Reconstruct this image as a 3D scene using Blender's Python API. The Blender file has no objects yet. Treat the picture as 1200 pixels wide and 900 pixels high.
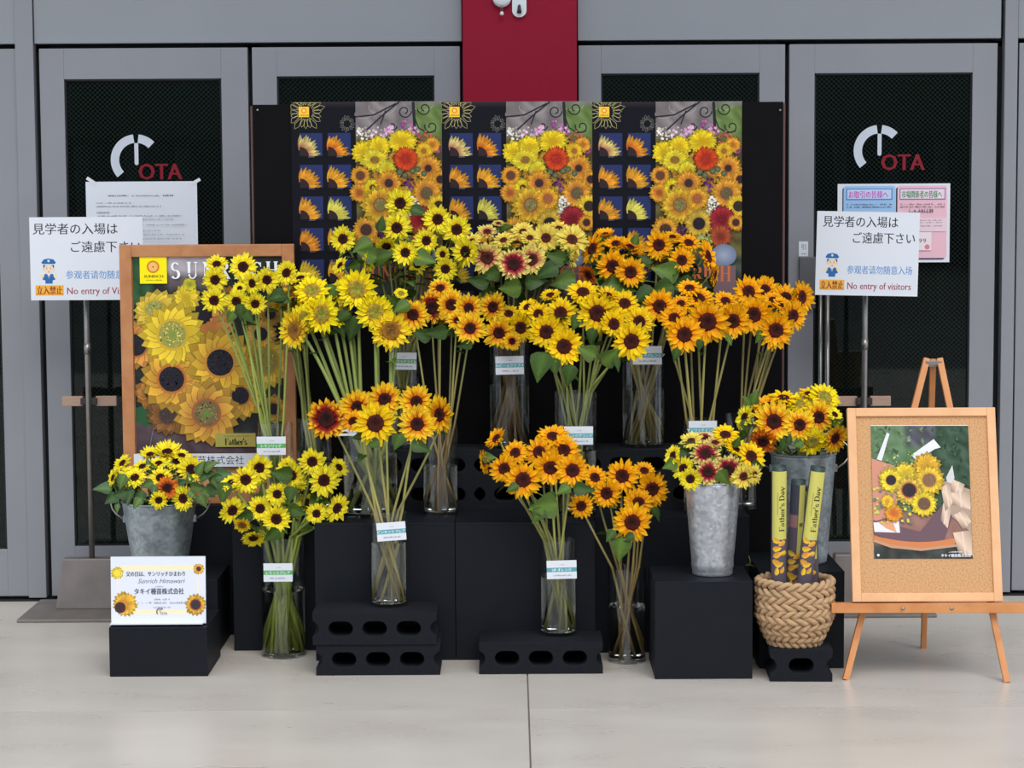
import bpy, bmesh, math, random
from mathutils import Vector, Matrix
random.seed(7)
S = bpy.context.scene
COL = S.collection
# ---------------------------------------------------------------- camera
PITCH, ROLL, DWALL, CAMH, FPX = math.radians(4.9), math.radians(0.33), 8.0, 1.5, 2500.0
_f = Vector((0, math.cos(PITCH), -math.sin(PITCH)))
_u0 = Vector((0, math.sin(PITCH), math.cos(PITCH)))
_u = (_u0 * math.cos(ROLL) + Vector((1, 0, 0)) * math.sin(ROLL))
_r = (Vector((1, 0, 0)) * math.cos(ROLL) - _u0 * math.sin(ROLL))
_cam = bpy.data.cameras.new('camera')
cam = bpy.data.objects.new('camera', _cam); COL.objects.link(cam)
cam.matrix_world = Matrix(((_r.x, _u.x, -_f.x, 0), (_r.y, _u.y, -_f.y, -DWALL), (_r.z, _u.z, -_f.z, CAMH), (0, 0, 0, 1)))
_cam.sensor_width = 36; _cam.lens = 36 * FPX / 1200
_cam.clip_end = 200
S.camera = cam
# ---------------------------------------------------------------- light
W = bpy.data.worlds.new('overcast_sky'); S.world = W; W.use_nodes = True
wn = W.node_tree.nodes; wl = W.node_tree.links
bg = wn['Background']; bg.inputs[0].default_value = (0.80, 0.88, 1.0, 1); bg.inputs[1].default_value = 1.3
sun = bpy.data.lights.new('soft_sun', 'SUN'); sun.energy = 1.7; sun.angle = math.radians(35); sun.color = (1.0, 0.96, 0.9)
suno = bpy.data.objects.new('soft_sun', sun); COL.objects.link(suno)
suno.rotation_euler = Vector((-0.2, 0.75, -1.0)).to_track_quat('-Z', 'Y').to_euler()
S.view_settings.view_transform = 'Standard'; S.view_settings.look = 'None'
S.view_settings.exposure = 0.0; S.view_settings.gamma = 1.0; S.view_settings.use_curve_mapping = False
cy = S.cycles
cy.use_denoising = True
cy.max_bounces = 12; cy.transparent_max_bounces = 32; cy.transmission_bounces = 10; cy.glossy_bounces = 4; cy.diffuse_bounces = 4
cy.caustics_reflective = False; cy.caustics_refractive = True
cy.sample_clamp_indirect = 4.0

# ---------------------------------------------------------------- helpers
def at(px, py, D):
    """the point D metres in front of the camera plane that the photograph shows at px, py"""
    d = _f + _r * ((px - 600) / FPX) + _u * ((450 - py) / FPX)
    return Vector((0, -DWALL, CAMH)) + d * (D / d.y)
def Y(D): return D - DWALL
def ppx(p):
    v = Vector(p) - Vector((0, -DWALL, CAMH)); z = v.dot(_f)
    return 600 + FPX * v.dot(_r) / z, 450 - FPX * v.dot(_u) / z
def lin(c):
    return tuple(((x / 255) / 12.92 if x / 255 <= 0.04045 else ((x / 255 + 0.055) / 1.055) ** 2.4) for x in c)
def rgb(c): return (*lin(c), 1.0)

class MB:
    def __init__(s): s.v = []; s.f = []; s.c = []; s.col = None; s.smooth = []
    def add(s, vs, fs, col=None, smooth=False, cols=None):
        o = len(s.v); s.v += [tuple(v) for v in vs]; s.f += [tuple(i + o for i in f) for f in fs]
        s.smooth += [smooth] * len(fs)
        if cols is not None: s.c += [tuple(c) for c in cols]
        else: s.c += [tuple(col) if col else (1, 1, 1)] * len(vs)
        if col or cols is not None: s.col = True
        return s
    def box(s, x0, x1, y0, y1, z0, z1, M=None):
        vs = [Vector((x, y, z)) for z in (z0, z1) for y in (y0, y1) for x in (x0, x1)]
        if M is not None: vs = [M @ v for v in vs]
        return s.add(vs, [(0, 2, 3, 1), (4, 5, 7, 6), (0, 1, 5, 4), (2, 6, 7, 3), (0, 4, 6, 2), (1, 3, 7, 5)])
    def tube(s, pts, r, n=8, cap=True, col=None, flat=1.0):
        pts = [Vector(p) for p in pts]; rs = r if isinstance(r, (list, tuple)) else [r] * len(pts)
        vs = []; fs = []; side = None
        for i, p in enumerate(pts):
            t = (pts[min(i + 1, len(pts) - 1)] - pts[max(i - 1, 0)])
            t = t.normalized() if t.length > 1e-9 else Vector((0, 0, 1))
            if side is None: side = t.orthogonal().normalized()
            else:
                side = side - t * side.dot(t)
                side = side.normalized() if side.length > 1e-6 else t.orthogonal().normalized()
            b = t.cross(side)
            for k in range(n):
                a = 2 * math.pi * k / n
                vs.append(p + (side * math.cos(a) + b * math.sin(a) * flat) * rs[i])
        for i in range(len(pts) - 1):
            for k in range(n):
                fs.append((i * n + k, i * n + (k + 1) % n, (i + 1) * n + (k + 1) % n, (i + 1) * n + k))
        if cap: fs += [tuple(range(n - 1, -1, -1)), tuple(range((len(pts) - 1) * n, len(pts) * n))]
        return s.add(vs, fs, col, True)
    def lathe(s, prof, n=40, c=(0, 0, 0), smooth=True, col=None, crisp=False):
        vs = []; fs = []
        if crisp:   # support rings keep long straight walls free of smoothed corners
            q = [prof[0]]
            for (r0, z0), (r1, z1) in zip(prof, prof[1:]):
                L = math.hypot(r1 - r0, z1 - z0)
                if L > .006:
                    for t in (.0006 / L, .0016 / L, 1 - .0016 / L, 1 - .0006 / L): q.append((r0 + (r1 - r0) * t, z0 + (z1 - z0) * t))
                q.append((r1, z1))
            prof = q
        for (r, z) in prof:
            for k in range(n):
                a = 2 * math.pi * k / n; vs.append((c[0] + r * math.cos(a), c[1] + r * math.sin(a), c[2] + z))
        for i in range(len(prof) - 1):
            for k in range(n):
                fs.append((i * n + k, i * n + (k + 1) % n, (i + 1) * n + (k + 1) % n, (i + 1) * n + k))
        return s.add(vs, fs, col, smooth)
    def mesh(s, name):
        me = bpy.data.meshes.new(name); me.from_pydata(s.v, [], s.f)
        me.polygons.foreach_set('use_smooth', s.smooth)
        if s.col:
            at_ = me.color_attributes.new('Col', 'FLOAT_COLOR', 'POINT')
            flat = []
            for c in s.c: flat += [c[0], c[1], c[2], 1.0]
            at_.data.foreach_set('color', flat)
        return me
    def build(s, name, mat, parent=None, bevel=0, M=None):
        me = s.mesh(name)
        if bevel:
            bm = bmesh.new(); bm.from_mesh(me); bmesh.ops.remove_doubles(bm, verts=bm.verts, dist=1e-6)
            es = [e for e in bm.edges if len(e.link_faces) == 2 and e.calc_face_angle(0) > 0.6]
            bmesh.ops.bevel(bm, geom=es, offset=bevel, segments=2, affect='EDGES', profile=0.6)
            bm.to_mesh(me); bm.free()
        return link(name, me, mat, parent, M)
def link(name, me, mat, parent=None, M=None):
    if mat and not me.materials: me.materials.append(mat)
    o = bpy.data.objects.new(name, me); COL.objects.link(o)
    if parent: o.parent = parent
    if M is not None: o.matrix_local = M
    return o
def tag(o, label=None, cat=None, group=None, kind=None):
    if label: o['label'] = label
    if cat: o['category'] = cat
    if group: o['group'] = group
    if kind: o['kind'] = kind
    return o
def empty(name, loc, label=None, cat=None, group=None, kind=None, rot=(0, 0, 0)):
    o = bpy.data.objects.new(name, None); COL.objects.link(o); o.location = loc; o.rotation_euler = rot
    o.empty_display_size = 0.05
    return tag(o, label, cat, group, kind)

# ---------------------------------------------------------------- materials
def nodes(name):
    m = bpy.data.materials.new(name); m.use_nodes = True
    return m, m.node_tree.nodes, m.node_tree.links, m.node_tree.nodes['Principled BSDF']
def mat(name, c, rough=0.5, metal=0.0, var=0.06, scale=20, bump=0.0, bscale=200, spec=0.5, coords='Object', stretch=(1, 1, 1), bdist=0.002):
    m, n, l, b = nodes(name)
    tc = n.new('ShaderNodeTexCoord'); mp = n.new('ShaderNodeMapping'); mp.inputs['Scale'].default_value = stretch
    l.new(tc.outputs[coords], mp.inputs[0])
    nz = n.new('ShaderNodeTexNoise'); nz.inputs['Scale'].default_value = scale; nz.inputs['Detail'].default_value = 5
    l.new(mp.outputs[0], nz.inputs[0])
    mr = n.new('ShaderNodeMapRange'); mr.inputs['To Min'].default_value = 1 - var; mr.inputs['To Max'].default_value = 1 + var
    mr.inputs['From Min'].default_value = 0.25; mr.inputs['From Max'].default_value = 0.75
    l.new(nz.outputs[0], mr.inputs[0])
    mx = n.new('ShaderNodeVectorMath'); mx.operation = 'SCALE'; mx.inputs[0].default_value = lin(c)
    l.new(mr.outputs[0], mx.inputs['Scale']); l.new(mx.outputs[0], b.inputs['Base Color'])
    b.inputs['Roughness'].default_value = rough; b.inputs['Metallic'].default_value = metal
    b.inputs['Specular IOR Level'].default_value = spec
    if bump:
        n2 = n.new('ShaderNodeTexNoise'); n2.inputs['Scale'].default_value = bscale; n2.inputs['Detail'].default_value = 3
        l.new(mp.outputs[0], n2.inputs[0])
        bp = n.new('ShaderNodeBump'); bp.inputs['Strength'].default_value = bump; bp.inputs['Distance'].default_value = bdist
        l.new(n2.outputs[0], bp.inputs['Height']); l.new(bp.outputs[0], b.inputs['Normal'])
    return m
def colmat(name, rough=0.6, spec=0.4, bump=0.0, bscale=300, trans=0.0, var=0.0, gloss=0.0):
    m, n, l, b = nodes(name)
    a = n.new('ShaderNodeAttribute'); a.attribute_name = 'Col'
    out = a.outputs['Color']
    if var:
        tc = n.new('ShaderNodeTexCoord'); nz = n.new('ShaderNodeTexNoise'); nz.inputs['Scale'].default_value = bscale
        l.new(tc.outputs['Object'], nz.inputs[0])
        oi = n.new('ShaderNodeObjectInfo'); ad = n.new('ShaderNodeMath'); ad.operation = 'ADD'
        mr = n.new('ShaderNodeMapRange'); mr.inputs['To Min'].default_value = 1 - var; mr.inputs['To Max'].default_value = 1 + var
        l.new(nz.outputs[0], mr.inputs[0])
        m2 = n.new('ShaderNodeMapRange'); m2.inputs['To Min'].default_value = -0.07; m2.inputs['To Max'].default_value = 0.05
        l.new(oi.outputs['Random'], m2.inputs[0]); l.new(mr.outputs[0], ad.inputs[0]); l.new(m2.outputs[0], ad.inputs[1])
        mx = n.new('ShaderNodeVectorMath'); mx.operation = 'SCALE'
        l.new(out, mx.inputs[0]); l.new(ad.outputs[0], mx.inputs['Scale']); out = mx.outputs[0]
    l.new(out, b.inputs['Base Color'])
    b.inputs['Roughness'].default_value = rough; b.inputs['Specular IOR Level'].default_value = spec
    if gloss: b.inputs['Coat Weight'].default_value = gloss; b.inputs['Coat Roughness'].default_value = 0.15
    if bump:
        n2 = n.new('ShaderNodeTexVoronoi'); n2.inputs['Scale'].default_value = bscale
        tc2 = n.new('ShaderNodeTexCoord'); l.new(tc2.outputs['Object'], n2.inputs[0])
        bp = n.new('ShaderNodeBump'); bp.inputs['Strength'].default_value = bump; bp.inputs['Distance'].default_value = 0.002
        l.new(n2.outputs[0], bp.inputs['Height']); l.new(bp.outputs[0], b.inputs['Normal'])
    if trans:
        t = n.new('ShaderNodeBsdfTranslucent'); l.new(out, t.inputs[0]); ms = n.new('ShaderNodeMixShader'); ms.inputs[0].default_value = trans
        l.new(b.outputs[0], ms.inputs[1]); l.new(t.outputs[0], ms.inputs[2]); l.new(ms.outputs[0], n['Material Output'].inputs[0])
    return m
def clear_glass(name, tint=(1, 1, 1), refl=1.0, mesh=False):
    m, n, l, b = nodes(name); n.remove(b)
    tr = n.new('ShaderNodeBsdfTransparent'); tr.inputs[0].default_value = (*tint, 1)
    gl = n.new('ShaderNodeBsdfGlossy'); gl.inputs['Roughness'].default_value = 0.02
    fr = n.new('ShaderNodeFresnel'); fr.inputs[0].default_value = 1.5
    ge = n.new('ShaderNodeNewGeometry'); ir = n.new('ShaderNodeMapRange')   # the node flips the IOR on back faces: undo that for a thin wall
    ir.inputs['To Min'].default_value = 1.5; ir.inputs['To Max'].default_value = 1 / 1.5
    l.new(ge.outputs['Backfacing'], ir.inputs[0]); l.new(ir.outputs[0], fr.inputs[0])
    mu = n.new('ShaderNodeMath'); mu.operation = 'MULTIPLY'; mu.inputs[1].default_value = refl
    l.new(fr.outputs[0], mu.inputs[0])
    ms = n.new('ShaderNodeMixShader'); l.new(mu.outputs[0], ms.inputs[0]); l.new(tr.outputs[0], ms.inputs[1]); l.new(gl.outputs[0], ms.inputs[2])
    out = ms.outputs[0]
    if mesh:   # the diamond wire cast inside the pane
        tc = n.new('ShaderNodeTexCoord'); sp = n.new('ShaderNodeSeparateXYZ'); l.new(tc.outputs['Object'], sp.inputs[0])
        lines = []
        for sgn in (1, -1):
            a1 = n.new('ShaderNodeMath'); a1.operation = 'MULTIPLY'; a1.inputs[1].default_value = sgn * 1.05; l.new(sp.outputs['Z'], a1.inputs[0])
            a2 = n.new('ShaderNodeMath'); a2.operation = 'ADD'; l.new(sp.outputs['X'], a2.inputs[0]); l.new(a1.outputs[0], a2.inputs[1])
            a3 = n.new('ShaderNodeMath'); a3.operation = 'PINGPONG'; a3.inputs[1].default_value = 0.009; l.new(a2.outputs[0], a3.inputs[0])
            a4 = n.new('ShaderNodeMath'); a4.operation = 'LESS_THAN'; a4.inputs[1].default_value = 0.0005; l.new(a3.outputs[0], a4.inputs[0])
            lines.append(a4)
        mxn = n.new('ShaderNodeMath'); mxn.operation = 'MAXIMUM'; l.new(lines[0].outputs[0], mxn.inputs[0]); l.new(lines[1].outputs[0], mxn.inputs[1])
        wire = n.new('ShaderNodeBsdfDiffuse'); wire.inputs[0].default_value = rgb((52, 60, 55))
        m2 = n.new('ShaderNodeMixShader'); l.new(mxn.outputs[0], m2.inputs[0]); l.new(out, m2.inputs[1]); l.new(wire.outputs[0], m2.inputs[2])
        out = m2.outputs[0]
    l.new(out, n['Material Output'].inputs[0])
    return m
def water_mat():
    m, n, l, b = nodes('vase_water')
    b.inputs['Transmission Weight'].default_value = 1.0; b.inputs['IOR'].default_value = 1.33
    b.inputs['Roughness'].default_value = 0.0; b.inputs['Base Color'].default_value = (0.93, 0.95, 0.90, 1)
    return m
M_steel = mat('painted_door_steel', (139, 140, 146), 0.42, 0.0, 0.03, 6, 0.05, 120)
M_steel2 = mat('painted_panel_steel', (142, 146, 151), 0.42, 0.0, 0.03, 3, 0.05, 90)
M_gap = mat('door_gap_rubber', (22, 23, 28), 0.8)
M_red = mat('red_enamel', (143, 20, 46), 0.6, 0.0, 0.05, 25, 0.05, 200, spec=0.15)
M_black = mat('black_paint_wood', (19, 22, 29), 0.6, 0.0, 0.10, 14, 0.12, 260, spec=0.2)
M_block = mat('black_painted_concrete', (27, 29, 34), 0.85, 0.0, 0.16, 60, 0.5, 420, spec=0.15)
M_board = mat('black_display_cloth', (11, 10, 13), 0.8, 0.0, 0.08, 10, 0.2, 600, spec=0.12)
M_edge = mat('board_edge_wood', (88, 58, 52), 0.6)
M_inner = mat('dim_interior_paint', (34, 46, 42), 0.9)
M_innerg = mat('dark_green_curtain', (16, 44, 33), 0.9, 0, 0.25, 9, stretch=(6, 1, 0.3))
M_chrome = mat('brushed_stainless', (165, 160, 155), 0.3, 0.9, 0.05, 40)
M_pole = mat('worn_steel_pole', (150, 146, 142), 0.38, 0.85, 0.08, 30)
M_plate = mat('weathered_steel_plate', (128, 121, 117), 0.5, 0.35, 0.16, 12, 0.1, 80)
M_white = mat('white_card', (222, 226, 233), 0.55, 0, 0.01)
M_plastic = mat('white_plastic', (222, 226, 228), 0.4)
M_dark = mat('dark_plastic', (46, 42, 40), 0.5)
M_oldwood = mat('pale_weathered_wood', (168, 140, 122), 0.7, 0, 0.15, 30, stretch=(1, 8, 8))
def wood(name, c, c2, scale, rough=0.5, stretch=(1, 1, 1)):
    m, n, l, b = nodes(name)
    tc = n.new('ShaderNodeTexCoord'); mp = n.new('ShaderNodeMapping'); mp.inputs['Scale'].default_value = stretch
    l.new(tc.outputs['Object'], mp.inputs[0])
    nz = n.new('ShaderNodeTexNoise'); nz.inputs['Scale'].default_value = scale; nz.inputs['Detail'].default_value = 8; nz.inputs['Distortion'].default_value = 0.6
    l.new(mp.outputs[0], nz.inputs[0])
    cr = n.new('ShaderNodeValToRGB'); cr.color_ramp.elements[0].position = 0.3; cr.color_ramp.elements[1].position = 0.7
    cr.color_ramp.elements[0].color = rgb(c); cr.color_ramp.elements[1].color = rgb(c2)
    l.new(nz.outputs[0], cr.inputs[0]); l.new(cr.outputs[0], b.inputs['Base Color']); b.inputs['Roughness'].default_value = rough
    return m
M_frame = wood('reddish_frame_wood', (168, 108, 66), (192, 134, 86), 12, 0.5, (1, 1, 1))
M_easel = wood('easel_beech', (196, 126, 72), (220, 152, 94), 10, 0.45, (1, 1, 1))
M_pale = wood('pale_beech_frame', (222, 166, 118), (234, 182, 132), 10, 0.5)
def cork():
    m, n, l, b = nodes('cork')
    tc = n.new('ShaderNodeTexCoord')
    v = n.new('ShaderNodeTexVoronoi'); v.inputs['Scale'].default_value = 260; l.new(tc.outputs['Object'], v.inputs[0])
    nz = n.new('ShaderNodeTexNoise'); nz.inputs['Scale'].default_value = 190; nz.inputs['Detail'].default_value = 4; l.new(tc.outputs['Object'], nz.inputs[0])
    cr = n.new('ShaderNodeValToRGB'); e = cr.color_ramp.elements
    e[0].position = 0.3; e[0].color = rgb((176, 128, 84)); e[1].position = 0.5; e[1].color = rgb((204, 156, 108))
    x = e.new(0.8); x.color = rgb((216, 170, 122))
    l.new(nz.outputs[0], cr.inputs[0]); l.new(cr.outputs[0], b.inputs['Base Color']); b.inputs['Roughness'].default_value = 0.9
    bp = n.new('ShaderNodeBump'); bp.inputs['Strength'].default_value = 0.3; bp.inputs['Distance'].default_value = 0.001
    l.new(v.outputs[0], bp.inputs['Height']); l.new(bp.outputs[0], b.inputs['Normal'])
    return m
M_cork = cork()
def galvanized(name, c1, c2, rough):
    m, n, l, b = nodes(name)
    tc = n.new('ShaderNodeTexCoord')
    v = n.new('ShaderNodeTexVoronoi'); v.inputs['Scale'].default_value = 90; l.new(tc.outputs['Object'], v.inputs[0])
    nz = n.new('ShaderNodeTexNoise'); nz.inputs['Scale'].default_value = 22; nz.inputs['Detail'].default_value = 6; l.new(tc.outputs['Object'], nz.inputs[0])
    sp = n.new('ShaderNodeSeparateColor'); l.new(v.outputs['Color'], sp.inputs[0])
    a = n.new('ShaderNodeMath'); a.operation = 'MULTIPLY_ADD'; a.inputs[1].default_value = 0.35; l.new(sp.outputs[0], a.inputs[0]); l.new(nz.outputs[0], a.inputs[2])
    cr = n.new('ShaderNodeValToRGB'); cr.color_ramp.elements[0].position = 0.35; cr.color_ramp.elements[1].position = 0.95
    cr.color_ramp.elements[0].color = rgb(c1); cr.color_ramp.elements[1].color = rgb(c2)
    l.new(a.outputs[0], cr.inputs[0]); l.new(cr.outputs[0], b.inputs['Base Color'])
    b.inputs['Metallic'].default_value = 0.75; b.inputs['Roughness'].default_value = rough
    bp = n.new('ShaderNodeBump'); bp.inputs['Strength'].default_value = 0.25; bp.inputs['Distance'].default_value = 0.002
    l.new(nz.outputs[0], bp.inputs['Height']); l.new(bp.outputs[0], b.inputs['Normal'])
    return m
M_galv = galvanized('galvanized_grey', (128, 138, 142), (176, 186, 190), 0.5)
M_galv2 = galvanized('hammered_silver', (158, 160, 164), (214, 217, 222), 0.42)
def floor_mat():
    m, n, l, b = nodes('polished_terrazzo')
    tc = n.new('ShaderNodeTexCoord'); mp = n.new('ShaderNodeMapping'); mp.inputs['Scale'].default_value = (1, 2.2, 1); l.new(tc.outputs['Object'], mp.inputs[0])
    nz = n.new('ShaderNodeTexNoise'); nz.inputs['Scale'].default_value = 1.6; nz.inputs['Detail'].default_value = 5; nz.inputs['Roughness'].default_value = 0.55; l.new(mp.outputs[0], nz.inputs[0])
    cr = n.new('ShaderNodeValToRGB'); e = cr.color_ramp.elements
    e[0].position = 0.3; e[0].color = rgb((192, 184, 174)); e[1].position = 0.7; e[1].color = rgb((204, 197, 188))
    l.new(nz.outputs[0], cr.inputs[0])
    n2 = n.new('ShaderNodeTexNoise'); n2.inputs['Scale'].default_value = 60; n2.inputs['Detail'].default_value = 6; l.new(mp.outputs[0], n2.inputs[0])
    mr = n.new('ShaderNodeMapRange'); mr.inputs['To Min'].default_value = 0.95; mr.inputs['To Max'].default_value = 1.05; l.new(n2.outputs[0], mr.inputs[0])
    mx = n.new('ShaderNodeVectorMath'); mx.operation = 'SCALE'; l.new(cr.outputs[0], mx.inputs[0]); l.new(mr.outputs[0], mx.inputs['Scale'])
    l.new(mx.outputs[0], b.inputs['Base Color'])
    r = n.new('ShaderNodeMapRange'); r.inputs['To Min'].default_value = 0.2; r.inputs['To Max'].default_value = 0.38; l.new(nz.outputs[0], r.inputs[0]); l.new(r.outputs[0], b.inputs['Roughness'])
    return m
M_floor = floor_mat()
M_joint = mat('floor_joint_grout', (120, 110, 98), 0.9)
M_rope = mat('seagrass_rope', (190, 155, 116), 0.85, 0, 0.22, 35, 0.8, 260, bdist=0.003, stretch=(1, 1, 2))
M_petal = colmat('sunflower_petals', 0.6, 0.2, trans=0.15, var=0.05, bscale=14)
M_disc = colmat('sunflower_disc', 0.85, 0.2, bump=0.8, bscale=22)
M_stem = colmat('sunflower_stem', 0.55, 0.35, var=0.12, bscale=30)
M_leaf = colmat('sunflower_leaf', 0.5, 0.3, trans=0.12, var=0.2, bscale=9, bump=0.35)
M_print = colmat('glossy_print', 0.42, 0.2)
M_mprint = colmat('matt_print', 0.6, 0.3)
M_vase = clear_glass('vase_glass', (0.985, 0.99, 0.985), 0.8)
M_water = water_mat()
M_pane = clear_glass('wired_glass', (0.34, 0.42, 0.38), 0.75, mesh=True)
# ---------------------------------------------------------------- painter for flat prints
_glyph = {}
def text_mesh(s):
    if s not in _glyph:
        cu = bpy.data.curves.new('t', 'FONT'); cu.body = s; cu.size = 1; cu.resolution_u = 2
        ob = bpy.data.objects.new('t', cu)
        me = ob.to_mesh()
        vs = [(v.co.x, v.co.y) for v in me.vertices]; fs = [tuple(p.vertices) for p in me.polygons]
        ob.to_mesh_clear(); bpy.data.objects.remove(ob); bpy.data.curves.remove(cu)
        _glyph[s] = (vs, fs)
    return _glyph[s]
class Print:
    """a flat print: u to the right, v down, in the photograph's pixel steps; sc turns them into metres"""
    def __init__(s, u0, v0, sc, wrap=None):
        s.m = MB(); s.u0, s.v0, s.sc = u0, v0, sc; s.k = 0; s.wrap = wrap; s.clip = None
    def pos(s, u, v, k):
        x = (u - s.u0) * s.sc; z = (s.v0 - v) * s.sc; d = 0.00006 + 0.000012 * k
        if s.wrap:
            R = s.wrap + 0.0003 + d * 2; return (R * math.sin(x / s.wrap), -R * math.cos(x / s.wrap), z)
        return (x, -d, z)
    def emit(s, pts, cc, k):
        """one convex-ish face, cut off at the edges of the sheet"""
        P_ = [(p[0], p[1], c) for p, c in zip(pts, cc)]
        if s.clip:
            for ax, lim, sg in ((0, s.clip[0], 1), (0, s.clip[2], -1), (1, s.clip[1], 1), (1, s.clip[3], -1)):
                if all((p[ax] - lim) * sg >= 0 for p in P_): continue
                out = []
                for i in range(len(P_)):
                    A, B = P_[i - 1], P_[i]; da, db = (A[ax] - lim) * sg, (B[ax] - lim) * sg
                    if (da >= 0) != (db >= 0):
                        t = da / (da - db); out.append((A[0] + (B[0] - A[0]) * t, A[1] + (B[1] - A[1]) * t, tuple(x + (y - x) * t for x, y in zip(A[2], B[2]))))
                    if db >= 0: out.append(B)
                P_ = out
                if len(P_) < 3: return
        if s.wrap:   # cut into narrow strips so that the ink follows the roll
            us = [p[0] for p in P_]; a = math.floor(min(us) / 3) * 3; b = max(us)
            while a < b:
                Q = P_
                for lim, sg in ((a, 1), (a + 3, -1)):
                    out = []
                    for i in range(len(Q)):
                        A, B = Q[i - 1], Q[i]; da, db = (A[0] - lim) * sg, (B[0] - lim) * sg
                        if (da >= 0) != (db >= 0):
                            t = da / (da - db); out.append((A[0] + (B[0] - A[0]) * t, A[1] + (B[1] - A[1]) * t, tuple(x + (y - x) * t for x, y in zip(A[2], B[2]))))
                        if db >= 0: out.append(B)
                    Q = out
                if len(Q) > 2: s.m.add([s.pos(p[0], p[1], k) for p in Q], [tuple(range(len(Q)))], cols=[p[2] for p in Q])
                a += 3
            return
        s.m.add([s.pos(p[0], p[1], k) for p in P_], [tuple(range(len(P_)))], cols=[p[2] for p in P_])
    def poly(s, pts, col, cols=None):
        s.k += 1
        s.emit(pts, [lin(c) for c in cols] if cols else [lin(col)] * len(pts), s.k)
    def rect(s, u0, v0, u1, v1, col): s.poly([(u0, v0), (u0, v1), (u1, v1), (u1, v0)], col)
    def disc(s, u, v, r, col, col2=None, n=20, ry=None):
        s.k += 1; ry = ry or r
        if s.clip and (u - r < s.clip[0] or u + r > s.clip[2] or v - ry < s.clip[1] or v + ry > s.clip[3]):
            q = [(u + r * math.cos(2 * math.pi * i / n), v + ry * math.sin(2 * math.pi * i / n)) for i in range(n)]
            for i in range(n): s.emit([(u, v), q[(i + 1) % n], q[i]], [lin(col), lin(col2 or col), lin(col2 or col)], s.k)
            return
        vs = [s.pos(u, v, s.k)] + [s.pos(u + r * math.cos(2 * math.pi * i / n), v + ry * math.sin(2 * math.pi * i / n), s.k) for i in range(n)]
        s.m.add(vs, [(0, 1 + (i + 1) % n, 1 + i) for i in range(n)], cols=[lin(col)] + [lin(col2 or col)] * n)
    def line(s, pts, w, col):
        s.k += 1; ws = w if isinstance(w, (list, tuple)) else [w] * len(pts); vs = []; raw = []
        for i, p in enumerate(pts):
            a = pts[max(i - 1, 0)]; b = pts[min(i + 1, len(pts) - 1)]
            dx, dy = b[0] - a[0], b[1] - a[1]; L = math.hypot(dx, dy) or 1; nx, ny = -dy / L * ws[i] / 2, dx / L * ws[i] / 2
            raw += [(p[0] + nx, p[1] + ny), (p[0] - nx, p[1] - ny)]; vs += [s.pos(p[0] + nx, p[1] + ny, s.k), s.pos(p[0] - nx, p[1] - ny, s.k)]
        if s.wrap:
            for i in range(len(pts) - 1): s.emit([raw[2 * i], raw[2 * i + 1], raw[2 * i + 3], raw[2 * i + 2]], [lin(col)] * 4, s.k)
            return
        s.m.add(vs, [(2 * i, 2 * i + 1, 2 * i + 3, 2 * i + 2) for i in range(len(pts) - 1)], lin(col))
    def text(s, t, u, v, h, col, width=None, rot=0, bold=0, center=False, shear=0):
        """baseline-left at u, v; h = capital height"""
        vs, fs = text_mesh(t)
        if not vs: return
        x0 = min(p[0] for p in vs); x1 = max(p[0] for p in vs); k = h / 0.72
        kx = (width / (x1 - x0)) if width else k
        if center: u = u - (x1 - x0) * kx / 2
        ca, sa = math.cos(rot), math.sin(rot)
        for off in ([0] if not bold else [-bold / 2, bold / 2]):
            s.k += 1; out = []
            for (x, y) in vs:
                a = (x - x0) * kx + off + shear * y * k; b = -y * k
                out.append(s.pos(u + a * ca - b * sa, v + a * sa + b * ca, s.k))
            s.m.add(out, fs, lin(col))
    def grid(s, u0, v0, u1, v1, nu, nv, fn):
        s.k += 1; vs = []; cc = []
        for j in range(nv + 1):
            for i in range(nu + 1):
                u = u0 + (u1 - u0) * i / nu; v = v0 + (v1 - v0) * j / nv
                vs.append(s.pos(u, v, s.k)); cc.append(lin([max(0, min(255, c)) for c in fn(u, v)]))
        s.m.add(vs, [(j * (nu + 1) + i, (j + 1) * (nu + 1) + i, (j + 1) * (nu + 1) + i + 1, j * (nu + 1) + i + 1) for j in range(nv) for i in range(nu)], cols=cc)
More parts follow.
